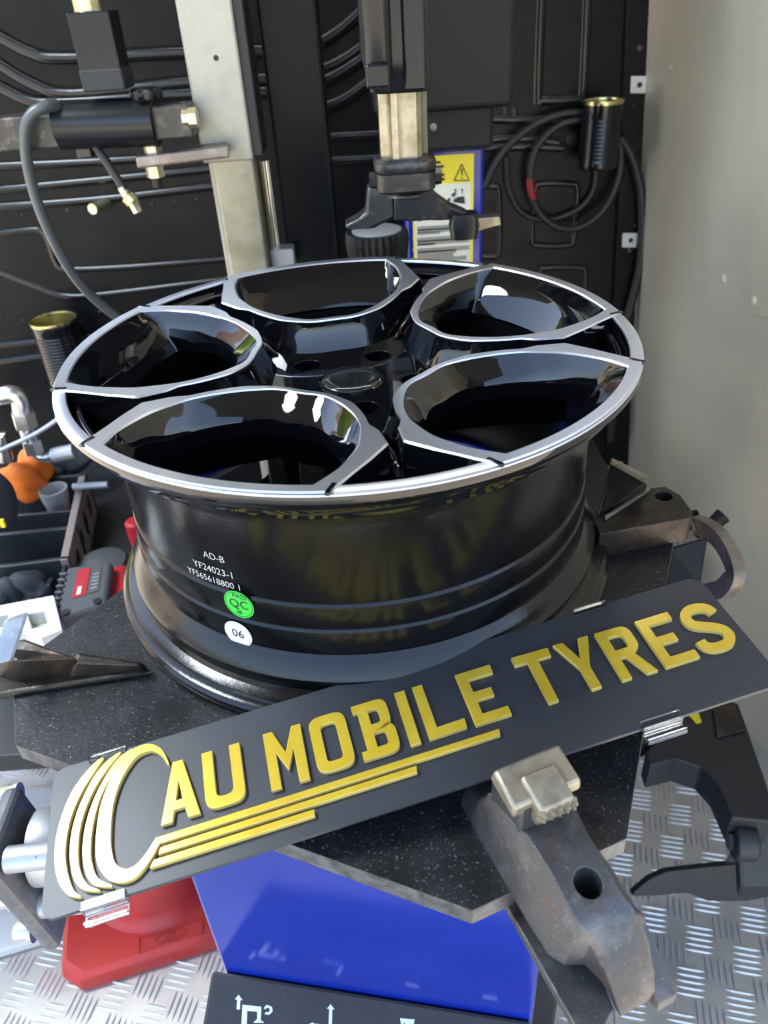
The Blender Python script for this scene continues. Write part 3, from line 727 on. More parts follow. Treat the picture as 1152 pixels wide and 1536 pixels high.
b.hexa(q, [p + Vector((.003, .006, .001)) for p in q]); b.build('jaw_tip', mat('bent bright tip', (.40, .43, .46), .4, .7, noise=(60, (.6, .62, .64), .5, .7)), lj, smooth=0, bevel=.001)
# right jaw: low block with a hole and an upright fin
top = [(886, 772), (966, 733), (998, 730), (1020, 742), (1039, 768), (1036, 776), (900, 801)]
tw = [at(x, y, z=-.190) for x, y in top]; b = MB()
b.prism([(p.x, p.y) for p in tw], [], Vector((0, 0, 0)), Vector((1, 0, 0)), Vector((0, 1, 0)), Vector((0, 0, 1)), TT, -.190)
rj = b.build('clamp_jaw', M['steel_brown'], tt, smooth=0); tag(rj, 'oily brown clamp jaw at the right of the wheel')
hole = at(995, 744, z=-.190); c = MB(); c.lathe([(.0085, -.016), (.0085, .02)], 24, c=hole); cut(rj, c)
bv = rj.modifiers.new('bevel', 'BEVEL'); bv.width = .003; bv.segments = 2; bv.limit_method = 'ANGLE'; bv.angle_limit = math.radians(40)
b = MB(); b.lathe([(.0084, -.0155), (.0003, -.0155)], 24, c=hole, caps=False); b.build('hole_bottom', M['hole_dark'], rj)
q = quadz([(896, 776, -.190), (917, 695, -.152), (972, 722, -.152), (968, 738, -.189)]); n_ = Vector((.25, .95, 0)).normalized()
b = MB(); b.hexa(q, [p + n_ * .006 for p in q]); b.build('jaw_fin', M['steel_brown'], rj, smooth=0, bevel=.0015)
q = quadz([(915, 697, -.152), (918, 692, -.150), (974, 720, -.150), (971, 728, -.153)])
b = MB(); b.hexa(q, [p + n_ * .008 for p in q]); b.build('jaw_tip', M['steel_bright'], rj, smooth=0, bevel=.001)
q = quadz([(905, 778, -.1895), (908, 782, -.1895), (975, 738, -.1895), (970, 735, -.1895)])
b = MB(); b.hexa(q, [p + Vector((0, 0, .004)) for p in q]); b.build('weld_ridge', M['hook'], rj, smooth=0, bevel=.001)
q = quadz([(900, 812, TT), (1038, 789, TT), (1040, 800, TT), (905, 828, TT)])
b = MB(); b.hexa([p - Vector((0, 0, .006)) for p in q], [p + Vector((0, 0, .004)) for p in q]); b.build('guide_bar', M['steel_brown'], rj, smooth=0, bevel=.001)
# clamp blocks standing inside the wheel
for (x, y, w, h, rz) in [(418, 705, .022, .075, .5), (468, 700, .03, .085, -.2)]:
    p = at(x, y, z=-.18); b = MB(); b.hexa([p + Vector((sx * w / 2, sy * .014, -.18 * 0 + TT + .18)) for sx, sy in ((-1, -1), (1, -1), (1, 1), (-1, 1))], [p + Vector((sx * w / 2.6, sy * .009, TT + .18 + h)) for sx, sy in ((-1, -1), (1, -1), (1, 1), (-1, 1))])
    b.build('clamp_block', M['steel'], tt, smooth=0, bevel=.002)
# clamping cylinder below the plate, left
ca = Vector((1, .04, .02)).normalized(); cb = Vector((-.04, 1, 0)).normalized()
co = at(60, 1292, Y=-.235)
def CP(a, c, z): return co + ca * a + cb * c + Vector((0, 0, z))
Mx = Matrix((ca, cb, Vector((0, 0, 1)))).transposed() @ Matrix.Rotation(PI / 2, 3, 'Y')
b = MB(); b.lathe([(.031, .006), (.032, .02), (.030, .024), (.030, .075)], 40, Mx, co + Vector((0, 0, .020))); cy = b.build('clamp_cylinder', M['alu'], tt, smooth=40)
for zz in (-.016, .052):
    b = MB(); b.cyl(CP(.0, -.030, zz), CP(.06, -.030, zz), .0105, 16); b.build('tie_tube', M['alu'], cy)
b = MB(); b.hexa([CP(-.002, -.046, -.062), CP(.012, -.046, -.062), CP(.012, .030, -.062), CP(-.002, .030, -.062)], [CP(-.020, -.046, .066), CP(-.004, -.046, .066), CP(-.004, .030, .066), CP(-.020, .030, .066)])
b.build('end_plate', mat('grey end plate', (.13, .13, .135), .42, .4, .5, noise=(60, (.25, .25, .25), .5, .8), bump=(150, .3, .001)), cy, smooth=0, bevel=.006, seg=3)
for zz in (-.048, .004, .052):
    for cc in (-.032, .03):
        b = MB(); b.lathe([(.0075, -.026), (.0085, -.024), (.0085, -.013), (.0105, -.013), (.0105, -.010)], 16, Mx, CP(0, cc, zz)); b.build('bolt', M['zinc'], cy, smooth=30)

# ================================================================== TYRE CHANGER CABINET AND TOWER
ya = math.radians(-12); cu_ = Vector((math.cos(ya), math.sin(ya), 0)); cv_ = Vector((-math.sin(ya), math.cos(ya), 0))
CL = at(333, 1450, z=-.60); CR = at(800, 1525, z=-.60); CWID = (CR - CL).length; cu_ = (CR - CL).normalized(); cv_ = Vector((-cu_.y, cu_.x, 0))
mc = thing('tyre_changer', 'blue enamel tyre changing machine cabinet with black pedal panel and rear tower', 'machine', Vector((0, 0, FLOOR_Z)))
def CB(a, c, z): return Vector((CL.x, CL.y, 0)) + cu_ * a + cv_ * c + Vector((0, 0, z))
b = MB(); b.hexa([CB(0, 0, FLOOR_Z), CB(CWID, 0, FLOOR_Z), CB(CWID, .55, FLOOR_Z), CB(0, .55, FLOOR_Z)], [CB(0, 0, -.262), CB(CWID, 0, -.262), CB(CWID, .55, -.262), CB(0, .55, -.262)])
b.build('cabinet', M['blue'], mc, smooth=0, bevel=.004)
PN = Vector((0, 0, 1))
pd0, pd1 = CB(-.012, -.002, -.605), CB(CWID + .0, -.002, -.605)
qd0, qd1 = CB(-.012, -.15, -.70), CB(CWID + .0, -.15, -.70)
b = MB(); b.hexa([pd0 - PN * .34, pd1 - PN * .34, qd1 - PN * .245, qd0 - PN * .245], [pd0, pd1, qd1, qd0]); b.build('pedal_panel', M['black_powder'], mc, smooth=0, bevel=.004)
pb = (pd0 - qd0).normalized(); pn = cu_.cross(pb)
def PP(px, py):
    v = RX * ((px - 576) / F_PX) + RY * ((py - 768) / F_PX) + RZ
    return CAM + v * ((pd0 - CAM).dot(pn) / v.dot(pn))
def icon(polys, name='pedal_icon'):
    b = MB()
    for poly in polys:
        w = [PP(*p) for p in poly]; loc2 = [((p - pd0).dot(cu_), (p - pd0).dot(pb)) for p in w]
        b.prism(loc2, [], pd0, cu_, pb, pn, 0, .0006)
    b.build(name, M['icon'], mc, smooth=0)
def bx(x0, y0, x1, y1, sk=.16): return [(x0, y0 + (x0 - 380) * sk * 0), (x1, y0 + 1), (x1, y1 + 1), (x0, y1)]
def arrow(x, y, h=26, up=True):
    s = 1 if up else -1
    return [[(x, y), (x + 6, y + 8 * s), (x + 2.5, y + 8 * s), (x + 2, y + h * s), (x - 3, y + h * s), (x - 2, y + 7 * s), (x - 5.5, y + 7 * s)]]
icon(arrow(358, 1492, 22) + [[(364, 1507), (392, 1510), (392, 1518), (371, 1516), (370, 1545), (362, 1545)], [(386, 1518), (392, 1518), (391, 1530), (397, 1534), (380, 1534), (386, 1528)]])
icon([[(396, 1512), (400, 1507), (408, 1510), (409, 1517), (404, 1522), (397, 1521), (399, 1518), (404, 1518), (405, 1513), (401, 1511), (398, 1514)]])
icon(arrow(496, 1506, 30) + [[(462, 1537), (470, 1533), (470, 1541)], [(470, 1535), (490, 1537), (490, 1541), (470, 1539)]])
icon([[(600, 1527), (622, 1529), (620, 1540), (615, 1535), (611, 1540), (607, 1534), (602, 1538)]])
icon([[(720, 1545), (745, 1548), (742, 1558), (722, 1556)]])
# rubber pad on the right flank
b = MB()
f0 = CB(CWID + .002, .06, 0); f1 = CB(CWID + .002, .30, 0)
b.hexa([f0 + PN * -.80, f1 + PN * -.80, f1 + PN * -.80 + cu_ * .03, f0 + PN * -.80 + cu_ * .03], [f0 + PN * -.33, f1 + PN * -.33, f1 + PN * -.33 + cu_ * .03, f0 + PN * -.33 + cu_ * .03])
b.build('rubber_pad', M['rubber'], mc, smooth=0, bevel=.004)
# tower: blue column with warning label, black housing above
TY = .62
tl, tr_ = at(606, 300, Y=TY), at(726, 300, Y=TY)
ztop = at(660, 222, Y=TY).z
b = MB(); b.box(((tl.x + tr_.x) / 2, TY + .06, (ztop + FLOOR_Z) / 2), (tr_.x - tl.x, .12, ztop - FLOOR_Z)); b.build('tower_column', M['blue'], mc, smooth=0, bevel=.006)
b = MB(); h0, h1 = at(556, 200, Y=TY - .03), at(736, 167, Y=TY - .03)
b.box(((at(610, 190, Y=TY).x + at(735, 190, Y=TY).x) / 2, TY + .04, (ztop + at(690, 165, Y=TY).z) / 2 + .005), (at(735, 190, Y=TY).x - at(610, 190, Y=TY).x, .15, at(690, 165, Y=TY).z - ztop + .01)); b.build('tower_collar', M['plastic'], mc, smooth=0, bevel=.006)
zh = at(690, 165, Y=TY - .06).z
b = MB(); hx0, hx1 = at(556, 100, Y=TY - .05).x, at(771, 100, Y=TY - .05).x
b.box(((hx0 + hx1) / 2, TY + .03, (zh + .62) / 2), (hx1 - hx0, .18, .62 - zh)); b.build('tower_housing', M['plastic'], mc, smooth=0, bevel=.008, seg=3)
pp = at(650, 190, Y=TY - .036); b = MB(); b.lathe([(.0055, 0), (.005, .002), (.0003, .003)], 16, Matrix.Rotation(PI / 2, 3, 'X'), pp); b.build('screw', M['hook'], mc)
# label
lab = MB(); l0, l1 = at(612, 300, Y=TY - .001), at(709, 300, Y=TY - .001)
LZ = lambda py: at(665, py, Y=TY - .001).z
def lbl(x0, y0, x1, y1, mt, lift, name, par):
    a, c = at(x0, y0, Y=TY - .0005 - lift), at(x1, y1, Y=TY - .0005 - lift)
    b = MB(); b.box(((a.x + c.x) / 2, TY - .0005 - lift, (a.z + c.z) / 2), (abs(c.x - a.x), .0006, abs(a.z - c.z))); return b.build(name, mt, par, smooth=0)
wl = lbl(616, 236, 709, 412, M['yellow'], 0, 'warning_label', mc); tag(wl, 'yellow and cream warning label on the blue tower')
lbl(620, 279, 705, 395, M['label_white'], .0005, 'label_field', wl)
random.seed(3)
for i in range(6):
    y = 243 + i * 6.4; lbl(640, y, 640 + random.uniform(17, 33), y + 2.0, M['ink'], .0008, 'print', wl)
for i, (y, x1) in enumerate([(331, 632), (340, 704), (344.5, 690), (349, 660), (357, 703), (361.5, 704), (366, 652), (373, 704), (377.5, 684), (383, 680), (388, 700)]):
    lbl(626, y, x1, y + 1.3, M['ink_grey'], .0010, 'print', wl)
for y in (339, 356, 372.5): lbl(619.5, y, 623, y + 4, M['yellow'], .0012, 'print', wl)
def poly_label(polys, mt, lift, name):
    b = MB()
    for poly in polys:
        w = [at(x, y, Y=TY - .001) for x, y in poly]
        b.prism([(p.x, p.z) for p in w], [], Vector((0, TY - .001 - lift, 0)), Vector((1, 0, 0)), Vector((0, 0, 1)), Vector((0, -1, 0)), 0, .0003)
    b.build(name, mt, wl, smooth=0)
tri_o = [(692.5, 246), (703.5, 270.5), (681, 270.5)]
def seg(a, c, w):
    a, c = Vector(a), Vector(c); n = (c - a).normalized(); n = Vector((-n.y, n.x)) * w / 2; return [tuple(a + n), tuple(c + n), tuple(c - n), tuple(a - n)]
poly_label([seg(tri_o[i], tri_o[(i + 1) % 3], 1.3) for i in range(3)] + [[(691.5, 253), (694, 253), (693.3, 264), (692.2, 264)], [(691.8, 266), (693.6, 266), (693.6, 268), (691.8, 268)]], M['ink'], .001, 'print')
poly_label([[(680, 299), (687, 295), (696, 294), (697, 305), (680, 303)], [(677, 291), (684, 287), (682, 294), (678, 295)], [(671, 298), (676, 296), (674, 302), (671, 302)]], M['ink'], .0014, 'print')
poly_label([seg((683, 284), (683, 291), 1), seg((693, 284), (693, 291), 1), seg((681.5, 286), (683, 283), .8), seg((684.5, 286), (683, 283), .8), seg((691.5, 286), (693, 283), .8), seg((694.5, 286), (693, 283), .8)], M['ink'], .0014, 'print')

# ================================================================== MOUNTING ARM AND HEAD
HY = .30
ax_ = at(606, 232, Y=HY); hx = ax_.x; ma = thing('mounting_arm', 'black covered mounting arm with steel duckbill head above the wheel', 'mounting head', Vector((hx, HY, at(606, 345, Y=HY).z)))
def HZ(py): return at(606, py, Y=HY).z
pxm = 1 / 1139 * ((Vector((hx, HY, .1)) - CAM).dot(RZ))          # metres per photo pixel at the head
b = MB()
prof = []
for i in range(24):
    a = 2 * PI * i / 24; prof.append((.0265 if i % 4 in (0, 1) else .0225, a))
loops = [[Vector((hx + r * math.cos(a), HY + r * math.sin(a), z)) for r, a in prof] for z in (HZ(240), HZ(110))]
b.loft(loops); b.build('shaft', M['shaft'], ma, smooth=40)
# cover: rounded moulding with a raised front spine
def rounded(cx, cy, w, d, r, z, n=5):
    out = []
    for sx, sy, a0 in ((1, 1, 0), (-1, 1, 90), (-1, -1, 180), (1, -1, 270)):
        for i in range(n + 1):
            a = math.radians(a0 + 90 * i / n); out.append(Vector((cx + sx * (w / 2 - r) + r * math.cos(a), cy + sy * (d / 2 - r) + r * math.sin(a), z)))
    return out
x0, x1 = at(540, 60, Y=HY).x, at(640, 60, Y=HY).x; cxm = (x0 + x1) / 2; wm = x1 - x0
b = MB(); b.loft([rounded(cxm + .006, HY, wm * .82, .07, .012, HZ(134)), rounded(cxm + .004, HY, wm * .95, .085, .016, HZ(122)), rounded(cxm, HY, wm, .09, .016, HZ(80)), rounded(cxm, HY, wm, .09, .016, HZ(-120))]); cv = b.build('arm_cover', M['plastic_gloss'], ma, smooth=40)
b = MB(); b.loft([rounded(cxm - wm * .26, HY - .042, wm * .30, .02, .008, HZ(128)), rounded(cxm - wm * .26, HY - .046, wm * .40, .028, .011, HZ(100)), rounded(cxm - wm * .27, HY - .046, wm * .42, .03, .011, HZ(-120))]); b.build('cover_spine', M['plastic_gloss'], cv, smooth=40)
b = MB(); b.loft([rounded(cxm + wm * .27, HY - .042, wm * .36, .014, .006, HZ(126)), rounded(cxm + wm * .27, HY - .043, wm * .38, .016, .006, HZ(-120))]); b.build('cover_panel', M['plastic_gloss'], cv, smooth=40)
b = MB(); q = at(567, 114, Y=HY - .062); b.box(q, (.024, .006, .022)); b.build('cover_latch', M['plastic_gloss'], cv, bevel=.003)
# collar
b = MB(); b.loft([rounded(hx, HY, .064, .06, .016, HZ(253)), rounded(hx, HY, .068, .064, .018, HZ(248)), rounded(hx, HY, .068, .064, .018, HZ(238)), rounded(hx, HY, .062, .058, .018, HZ(232))]); b.build('collar', M['dark_steel'], ma, smooth=40)
b = MB(); b.loft([rounded(hx, HY, .056, .05, .016, HZ(284)), rounded(hx, HY, .066, .06, .014, HZ(279)), rounded(hx, HY, .066, .06, .014, HZ(254))]); b.build('clamp_block', M['dark_steel'], ma, smooth=40)
for s in (-1, 1):
    b = MB(); b.cyl(Vector((hx + s * .03, HY - .012, HZ(264))), Vector((hx + s * .040, HY - .012, HZ(264))), .0085, 6); b.build('bolt', M['plastic_gloss'], ma, smooth=30)
b = MB(); b.lathe([(.024, HZ(293)), (.026, HZ(291)), (.026, HZ(287)), (.02, HZ(284))], 32, c=(hx + .002, HY, 0)); b.build('washer', M['dark_steel'], ma)
b = MB(); b.cyl(Vector((hx - .002, HY - .004, HZ(301))), Vector((hx - .002, HY - .004, HZ(292))), .008, 6); b.build('bolt', M['zinc'], ma, smooth=30)
# duckbill: curved shoe
def shoe(pts_top, pts_bot, y0, y1, name, mt, yc=0):
    b = MB(); L_ = []
    n = len(pts_top)
    T_ = [at(x, y, Y=HY) for x, y in pts_top]; B_ = [at(x, y, Y=HY) for x, y in pts_bot]
    for i in range(n):
        k = i / (n - 1); a0 = y0 + (y1 - y0) * k; dy = yc * math.sin(k * PI / 2)
        L_.append([Vector((T_[i].x, HY - a0 + dy, T_[i].z)), Vector((T_[i].x, HY + a0 + dy, T_[i].z)), Vector((B_[i].x, HY + a0 * .8 + dy, B_[i].z)), Vector((B_[i].x, HY - a0 * .8 + dy, B_[i].z))])
    b.loft(L_); return b.build(name, mt, ma, smooth=50, bevel=.002)
shoe([(590, 278), (625, 276), (645, 278), (655, 292), (675, 306), (695, 314), (712, 324)], [(590, 326), (620, 327), (645, 326), (655, 327), (675, 326), (695, 330), (710, 332)], .022, .013, 'duckbill', M['dark_steel'])
b = MB(); w = [(551, 276), (577, 277), (590, 290), (592, 322), (560, 338), (522, 340), (516, 334), (536, 324), (548, 314)]
ww = [at(x, y, Y=HY) for x, y in w]; b.prism([(p.x, p.z) for p in ww], [], Vector((0, HY, 0)), Vector((1, 0, 0)), Vector((0, 0, 1)), Vector((0, -1, 0)), -.016, .016); b.build('bill_plate', M['dark_steel'], ma, smooth=30, bevel=.004)
q = at(696, 337, Y=HY - .012); b = MB(); b.loft([rounded(q.x, q.y, .030, .026, .008, q.z - .014), rounded(q.x, q.y, .034, .028, .008, q.z), rounded(q.x, q.y, .030, .026, .008, q.z + .013)]); b.build('roller', M['plastic_gloss'], ma, smooth=40)
b = MB(); w = [at(x, y, Y=HY) for x, y in [(711, 325), (748, 322), (750, 335), (744, 336), (711, 346)]]; b.prism([(p.x, p.z) for p in w], [], Vector((0, HY, 0)), Vector((1, 0, 0)), Vector((0, 0, 1)), Vector((0, -1, 0)), -.010, .010); b.build('steel_tongue', M['shaft'], ma, smooth=0, bevel=.0015)
# ribbed knob behind the head
kc = at(565, 346, Y=.46)
b = MB(); n = 56; rr = .044
loops = []
for z, k in ((-.055, .86), (-.05, .9), (-.012, 1), (0, .97)):
    loops.append([kc + Vector((rr * k * (1 if i % 2 else .93) * math.cos(2 * PI * i / n), rr * k * (1 if i % 2 else .93) * math.sin(2 * PI * i / n), z)) for i in range(n)])
b.loft(loops); kn = b.build('ribbed_knob', M['plastic'], mc, smooth=0); tag(kn, 'black ribbed plastic knob with grey face')
b = MB(); b.lathe([(.034, -.002), (.034, .0015), (.03, .003), (.0003, .003)], 40, c=kc); b.build('knob_face', M['alu'], kn)
b = MB(); b.cyl(kc + Vector((0, 0, -.05)), Vector((kc.x, kc.y, -.262)), .012, 16); b.build('spindle', M['dark_steel'], kn)

# ================================================================== ASSIST ARM ON THE LEFT
PY = .52
aa = thing('assist_arm', 'silver square post assist arm with black pneumatic sleeve and side bar', 'machine arm', Vector((at(345, 300, Y=PY).x, PY, FLOOR_Z)))
zb_ = at(345, 243, Y=PY).z
def px_x(px, py, Y): return at(px, py, Y=Y).x
def post(name, xl, xr, z0, z1, y0, y1, mt, par, bevel=.003, side=None):
    b = MB(); b.box(((xl + xr) / 2, (y0 + y1) / 2, (z0 + z1) / 2), (xr - xl, y1 - y0, z1 - z0)); return b.build(name, mt, par, smooth=0, bevel=bevel)
sxl, sxr = px_x(303, 235, PY), px_x(380, 235, PY)
sl = post('outer_post', sxl, sxr, zb_, .60, PY, PY + .07, M['post'], aa)
pp = at(324, 87, Y=PY); b = MB(); b.lathe([(.0035, 0), (.0034, .0004), (.0003, .0004)], 12, Matrix.Rotation(PI / 2, 3, 'X'), pp); b.build('hole', M['hole_dark'], sl)
b = MB(); b.box((sxr + .006, PY + .04, (zb_ + .6) / 2 + .004), (.014, .07, .6 - zb_)); b.build('side_strip', M['post_edge'], aa, smooth=0, bevel=.002)
post('inner_post', px_x(333, 330, PY + .012), px_x(392, 330, PY + .012), FLOOR_Z, zb_ + .02, PY + .012, PY + .068, M['post_inner'], aa)
b = MB(); xl = px_x(316, 250, PY + .03); b.box((xl + .012, PY + .045, (zb_ + FLOOR_Z) / 2), (.026, .045, zb_ - FLOOR_Z + .01)); b.build('guide_angle', M['post'], aa, smooth=0, bevel=.002)
# black column beside it and chrome rod
KY = .60
post('black_column', px_x(408, 200, KY), px_x(492, 200, KY), FLOOR_Z, .60, KY, KY + .09, M['black_paint'], aa, .005)
b = MB(); xc = px_x(404, 300, KY - .02); z1 = at(404, 240, Y=KY - .02).z; z0 = at(412, 378, Y=KY - .02).z
b.cyl((xc, KY - .02, z0 - .05), (xc, KY - .02, z1), .0085, 20); b.build('chrome_rod', M['chrome'], aa)
q = at(425, 385, Y=KY - .02); b = MB(); b.box(q, (.036, .03, .03)); b.build('rod_block', M['alu'], aa, bevel=.002)
# horizontal side bar with sleeve
BY = .50
pL, pR = at(-60, 205, Y=BY), at(290, 178, Y=BY)
dirb = (pR - pL).normalized(); nb = Vector((-dirb.z, 0, dirb.x))
b = MB(); hh = .020
for (p0, p1, t) in ((pL, pR, 0),):
    b.hexa([p0 - nb * hh + Vector((0, -hh, 0)), p1 - nb * hh + Vector((0, -hh, 0)), p1 - nb * hh + Vector((0, hh, 0)), p0 - nb * hh + Vector((0, hh, 0))], [p0 + nb * hh + Vector((0, -hh, 0)), p1 + nb * hh + Vector((0, -hh, 0)), p1 + nb * hh + Vector((0, hh, 0)), p0 + nb * hh + Vector((0, hh, 0))])
b.build('side_bar', M['dark_steel'], aa, smooth=0, bevel=.003)
s0, s1 = at(88, 188, Y=BY - .004), at(234, 183, Y=BY - .004)
b = MB(); b.tube([s0 - (s1 - s0).normalized() * .001, s0, s1, s1 + (s1 - s0).normalized() * .001], [.027, .029, .029, .027], 32); b.build('pneumatic_sleeve', M['plastic_gloss'], aa, smooth=40)
# star knob
kc2 = at(220, 143, Y=BY - .01); b = MB(); lo = []
for z, k in ((-.006, .8), (-.003, 1), (.006, 1), (.009, .75)):
    lo.append([kc2 + Vector((.018 * k * (1 + .16 * math.cos(6 * t)) * math.cos(t), .018 * k * (1 + .16 * math.cos(6 * t)) * math.sin(t), z)) for t in [2 * PI * i / 48 for i in range(48)]])
b.loft(lo); kb = b.build('star_knob', M['plastic_gloss'], aa, smooth=50)
b = MB(); b.cyl(kc2 + Vector((0, 0, -.03)), kc2, .005, 12); b.build('stem', M['dark_steel'], kb)
for x, y, r in ((274, 177, .009), (284, 177, .012)):
    q = at(x, y, Y=BY - .024); b = MB(); b.cyl(q, q + Vector((.010, 0, .0)), r, 6); b.build('bolt', M['brass'], aa, smooth=30)
q = at(276, 152, Y=BY - .01); b = MB(); b.cyl(q, q + Vector((0, 0, -.02)), .0045, 8); b.build('bolt', M['dark_steel'], aa, smooth=30)
# welded flat bracket with adjusting bolt
w = [(203, 238), (212, 228), (330, 214), (345, 222), (342, 240), (222, 249), (206, 246)]
ww = [at(x, y, Y=PY - .03) for x, y in w]; b = MB()
za = at(260, 228, Y=PY - .02).z
b.hexa([Vector((at(203, 245, Y=PY - .05).x, PY - .045, za - .014)), Vector((at(345, 240, Y=PY - .05).x, PY - .045, za - .008)), Vector((at(345, 240, Y=PY).x, PY + .005, za - .008)), Vector((at(208, 245, Y=PY).x, PY + .005, za - .014))],
       [Vector((at(203, 245, Y=PY - .05).x, PY - .045, za)), Vector((at(345, 240, Y=PY - .05).x, PY - .045, za + .006)), Vector((at(345, 240, Y=PY).x, PY + .005, za + .006)), Vector((at(208, 245, Y=PY).x, PY + .005, za))])
b.build('flat_bracket', M['hook'], aa, smooth=0, bevel=.003)
q = at(228, 222, Y=PY - .02); q2 = at(237, 280, Y=PY - .02); b = MB(); b.cyl(q, q2, .0065, 14); bo = b.build('adjusting_bolt', M['steel_brown'], aa)
for y in (222, 257): p = at(229 + (y - 222) * .1, y, Y=PY - .02); b = MB(); b.cyl(p + Vector((0, 0, .007)), p - Vector((0, 0, .007)), .012, 6); b.build('nut', M['brass'], bo, smooth=30)
# upper rod with square block
rx0 = at(121, -20, Y=PY - .02); rx1 = at(133, 20, Y=PY - .02)
b = MB(); b.cyl(Vector((rx1.x, rx1.y, rx1.z - .01)), Vector((rx1.x, rx1.y, .6)), .016, 24); b.build('press_rod', M['brass'], aa)
bl = [at(101, 18, Y=PY - .045), at(163, 16, Y=PY - .045), at(186, 134, Y=PY - .045), at(124, 140, Y=PY - .045)]
zt_ = (bl[0].z + bl[1].z) / 2; zb2 = (bl[2].z + bl[3].z) / 2; xa = (bl[0].x + bl[3].x) / 2; xb = (bl[1].x + bl[2].x) / 2
b = MB(); b.box(((xa + xb) / 2, PY - .02, (zt_ + zb2) / 2), (xb - xa, .05, zt_ - zb2)); pbk = b.build('press_block', M['plastic_gloss'], aa, smooth=0, bevel=.002)
b = MB(); b.box(((xa + xb) / 2, PY - .02, zb2 + .012), (xb - xa + .002, .052, .024)); b.build('block_foot', M['black_powder'], pbk, smooth=0, bevel=.002)

def hose(name, label, cat, pts, r, mt, loc=None, n=10, k=8, rib=0):
    path = spline(pts, k); rs = r
    if rib: rs = [r * (1 + rib * (i % 2)) for i in range(len(path))]
    b = MB(); b.tube(path, rs, n); o = b.build(name, mt, loc=path[-1], smooth=60); tag(o, label, cat); return o
h = hose('air_hose', 'grey braided air hose hanging from the black sleeve behind the wheel', 'hose', [at(85, 158, Y=BY - .02), at(68, 160, Y=BY - .035), at(48, 172, Y=BY - .04), at(38, 200, Y=BY - .04), at(44, 260, Y=BY - .03), at(66, 330, Y=BY - .02), at(105, 405, Y=BY), at(150, 455, Y=BY + .03), at(215, 500, Y=BY + .06), at(330, 560, Y=BY + .10)], .0072, M['hose_grey'])
hs = thing('short_hose', 'short black hose with yellow metal end fitting below the sleeve', 'hose', at(205, 312, Y=BY - .02))
b = MB(); b.tube([at(140, 215, Y=BY - .01), at(158, 240, Y=BY - .02), at(187, 285, Y=BY - .02)], .0055, 12); b.build('tube', M['hose'], hs)
b = MB(); b.tube([at(182, 280, Y=BY - .02), at(190, 293, Y=BY - .02), at(191, 294, Y=BY - .02), at(199, 302, Y=BY - .02), at(199.5, 303, Y=BY - .02), at(207, 318, Y=BY - .02)], [.006, .006, .010, .010, .0075, .0065], 12); b.build('fitting', M['brass'], hs, smooth=30)
b = MB(); q = at(128, 226, Y=BY); b.box(q, (.02, .02, .016)); b.build('hose_clip', M['dark_steel'], hs, bevel=.002)
q = at(148, 313, Y=.90); b = MB(); b.cyl(q + Vector((-.012, 0, .0)), q + Vector((.004, .05, 0)), .0095, 16); o = b.build('pipe_stub', M['brass'], loc=q, smooth=40); tag(o, 'short yellow metal pipe stub on the far black wall', 'pipe')

# ================================================================== CANS, HOSES ON THE WALL
def can(name, label, px0, px1, pyt, pyb, Y, gold_body=False):
    a, c = at(px0, pyt, Y=Y), at(px1, pyt, Y=Y); r = (c.x - a.x) / 2; cx = (a.x + c.x) / 2
    z1 = (a.z + c.z) / 2; z0 = at((px0 + px1) / 2, pyb, Y=Y).z
    t = thing(name, label, 'can', Vector((cx, Y, z0)), 'empty tins fixed to the far wall')
    prof = [(r * .96, z0), (r, z0 + .003)]
    zz = z0 + .014
    while zz < z1 - .03:
        prof += [(r, zz), (r * .972, zz + .002), (r * .972, zz + .0035), (r, zz + .0055)]; zz += .0065
    prof += [(r, z1 - .004)]
    inner = [(r * .95, z1 - .004), (r * .95, z0 + .004)]
    b = MB(); b.lathe(prof + [(r * .965, z1 - .004), (r * .96, z0 + .006), (.0005, z0 + .006)], 48, c=(cx, Y, 0)); b.build('tin_body', M['can'], t, smooth=40)
    b = MB(); b.lathe([(r * 1.02, z1 - .006), (r * 1.035, z1 - .002), (r * 1.02, z1), (r * .985, z1 - .001), (r * .955, z1 - .008), (r * .955, z0 + .008), (.0005, z0 + .008)], 48, c=(cx, Y, 0), caps=False); b.build('tin_lining', M['can_gold'], t, smooth=40)
    b = MB(); b.box((cx, Y + r + (YB - Y - r) / 2, (z0 + z1) / 2), (.03, max(.004, YB - Y - r + .004), .05)); b.build('wall_bracket', M['dark_steel'], t, smooth=0)
    return t
can('ribbed_can', 'tall black ribbed tin on the far wall beside the grey wall', 876, 935, 149, 250, .885)
can('ribbed_can', 'black ribbed tin with gold rim left of the wheel', 45, 113, 478, 575, .86)
WH = YB - .03
hose('wall_hose', 'thin black hose rising from the tower towards the right tin', 'hose', [at(728, 280, Y=WH), at(745, 243, Y=WH), at(772, 210, Y=WH), at(810, 183, Y=WH), at(850, 170, Y=WH), at(885, 170, Y=WH)], .0065, M['hose'])
lo = hose('coiled_hose', 'dark hose looped below the right tin with a red mark', 'hose', [at(884, 178, Y=WH), at(845, 185, Y=WH), at(815, 208, Y=WH), at(799, 240, Y=WH - .005), at(796, 280, Y=WH - .008), at(808, 318, Y=WH - .008), at(838, 341, Y=WH - .008), at(872, 340, Y=WH - .006), at(905, 315, Y=WH - .004), at(926, 275, Y=WH), at(932, 235, Y=WH), at(925, 200, Y=WH)], .0068, M['hose'])
b = MB(); b.tube(spline([at(795, 268, Y=WH - .008), at(796, 283, Y=WH - .008), at(800, 298, Y=WH - .008)], 3), .0074, 12); b.build('red_mark', M['hose_red'], lo)
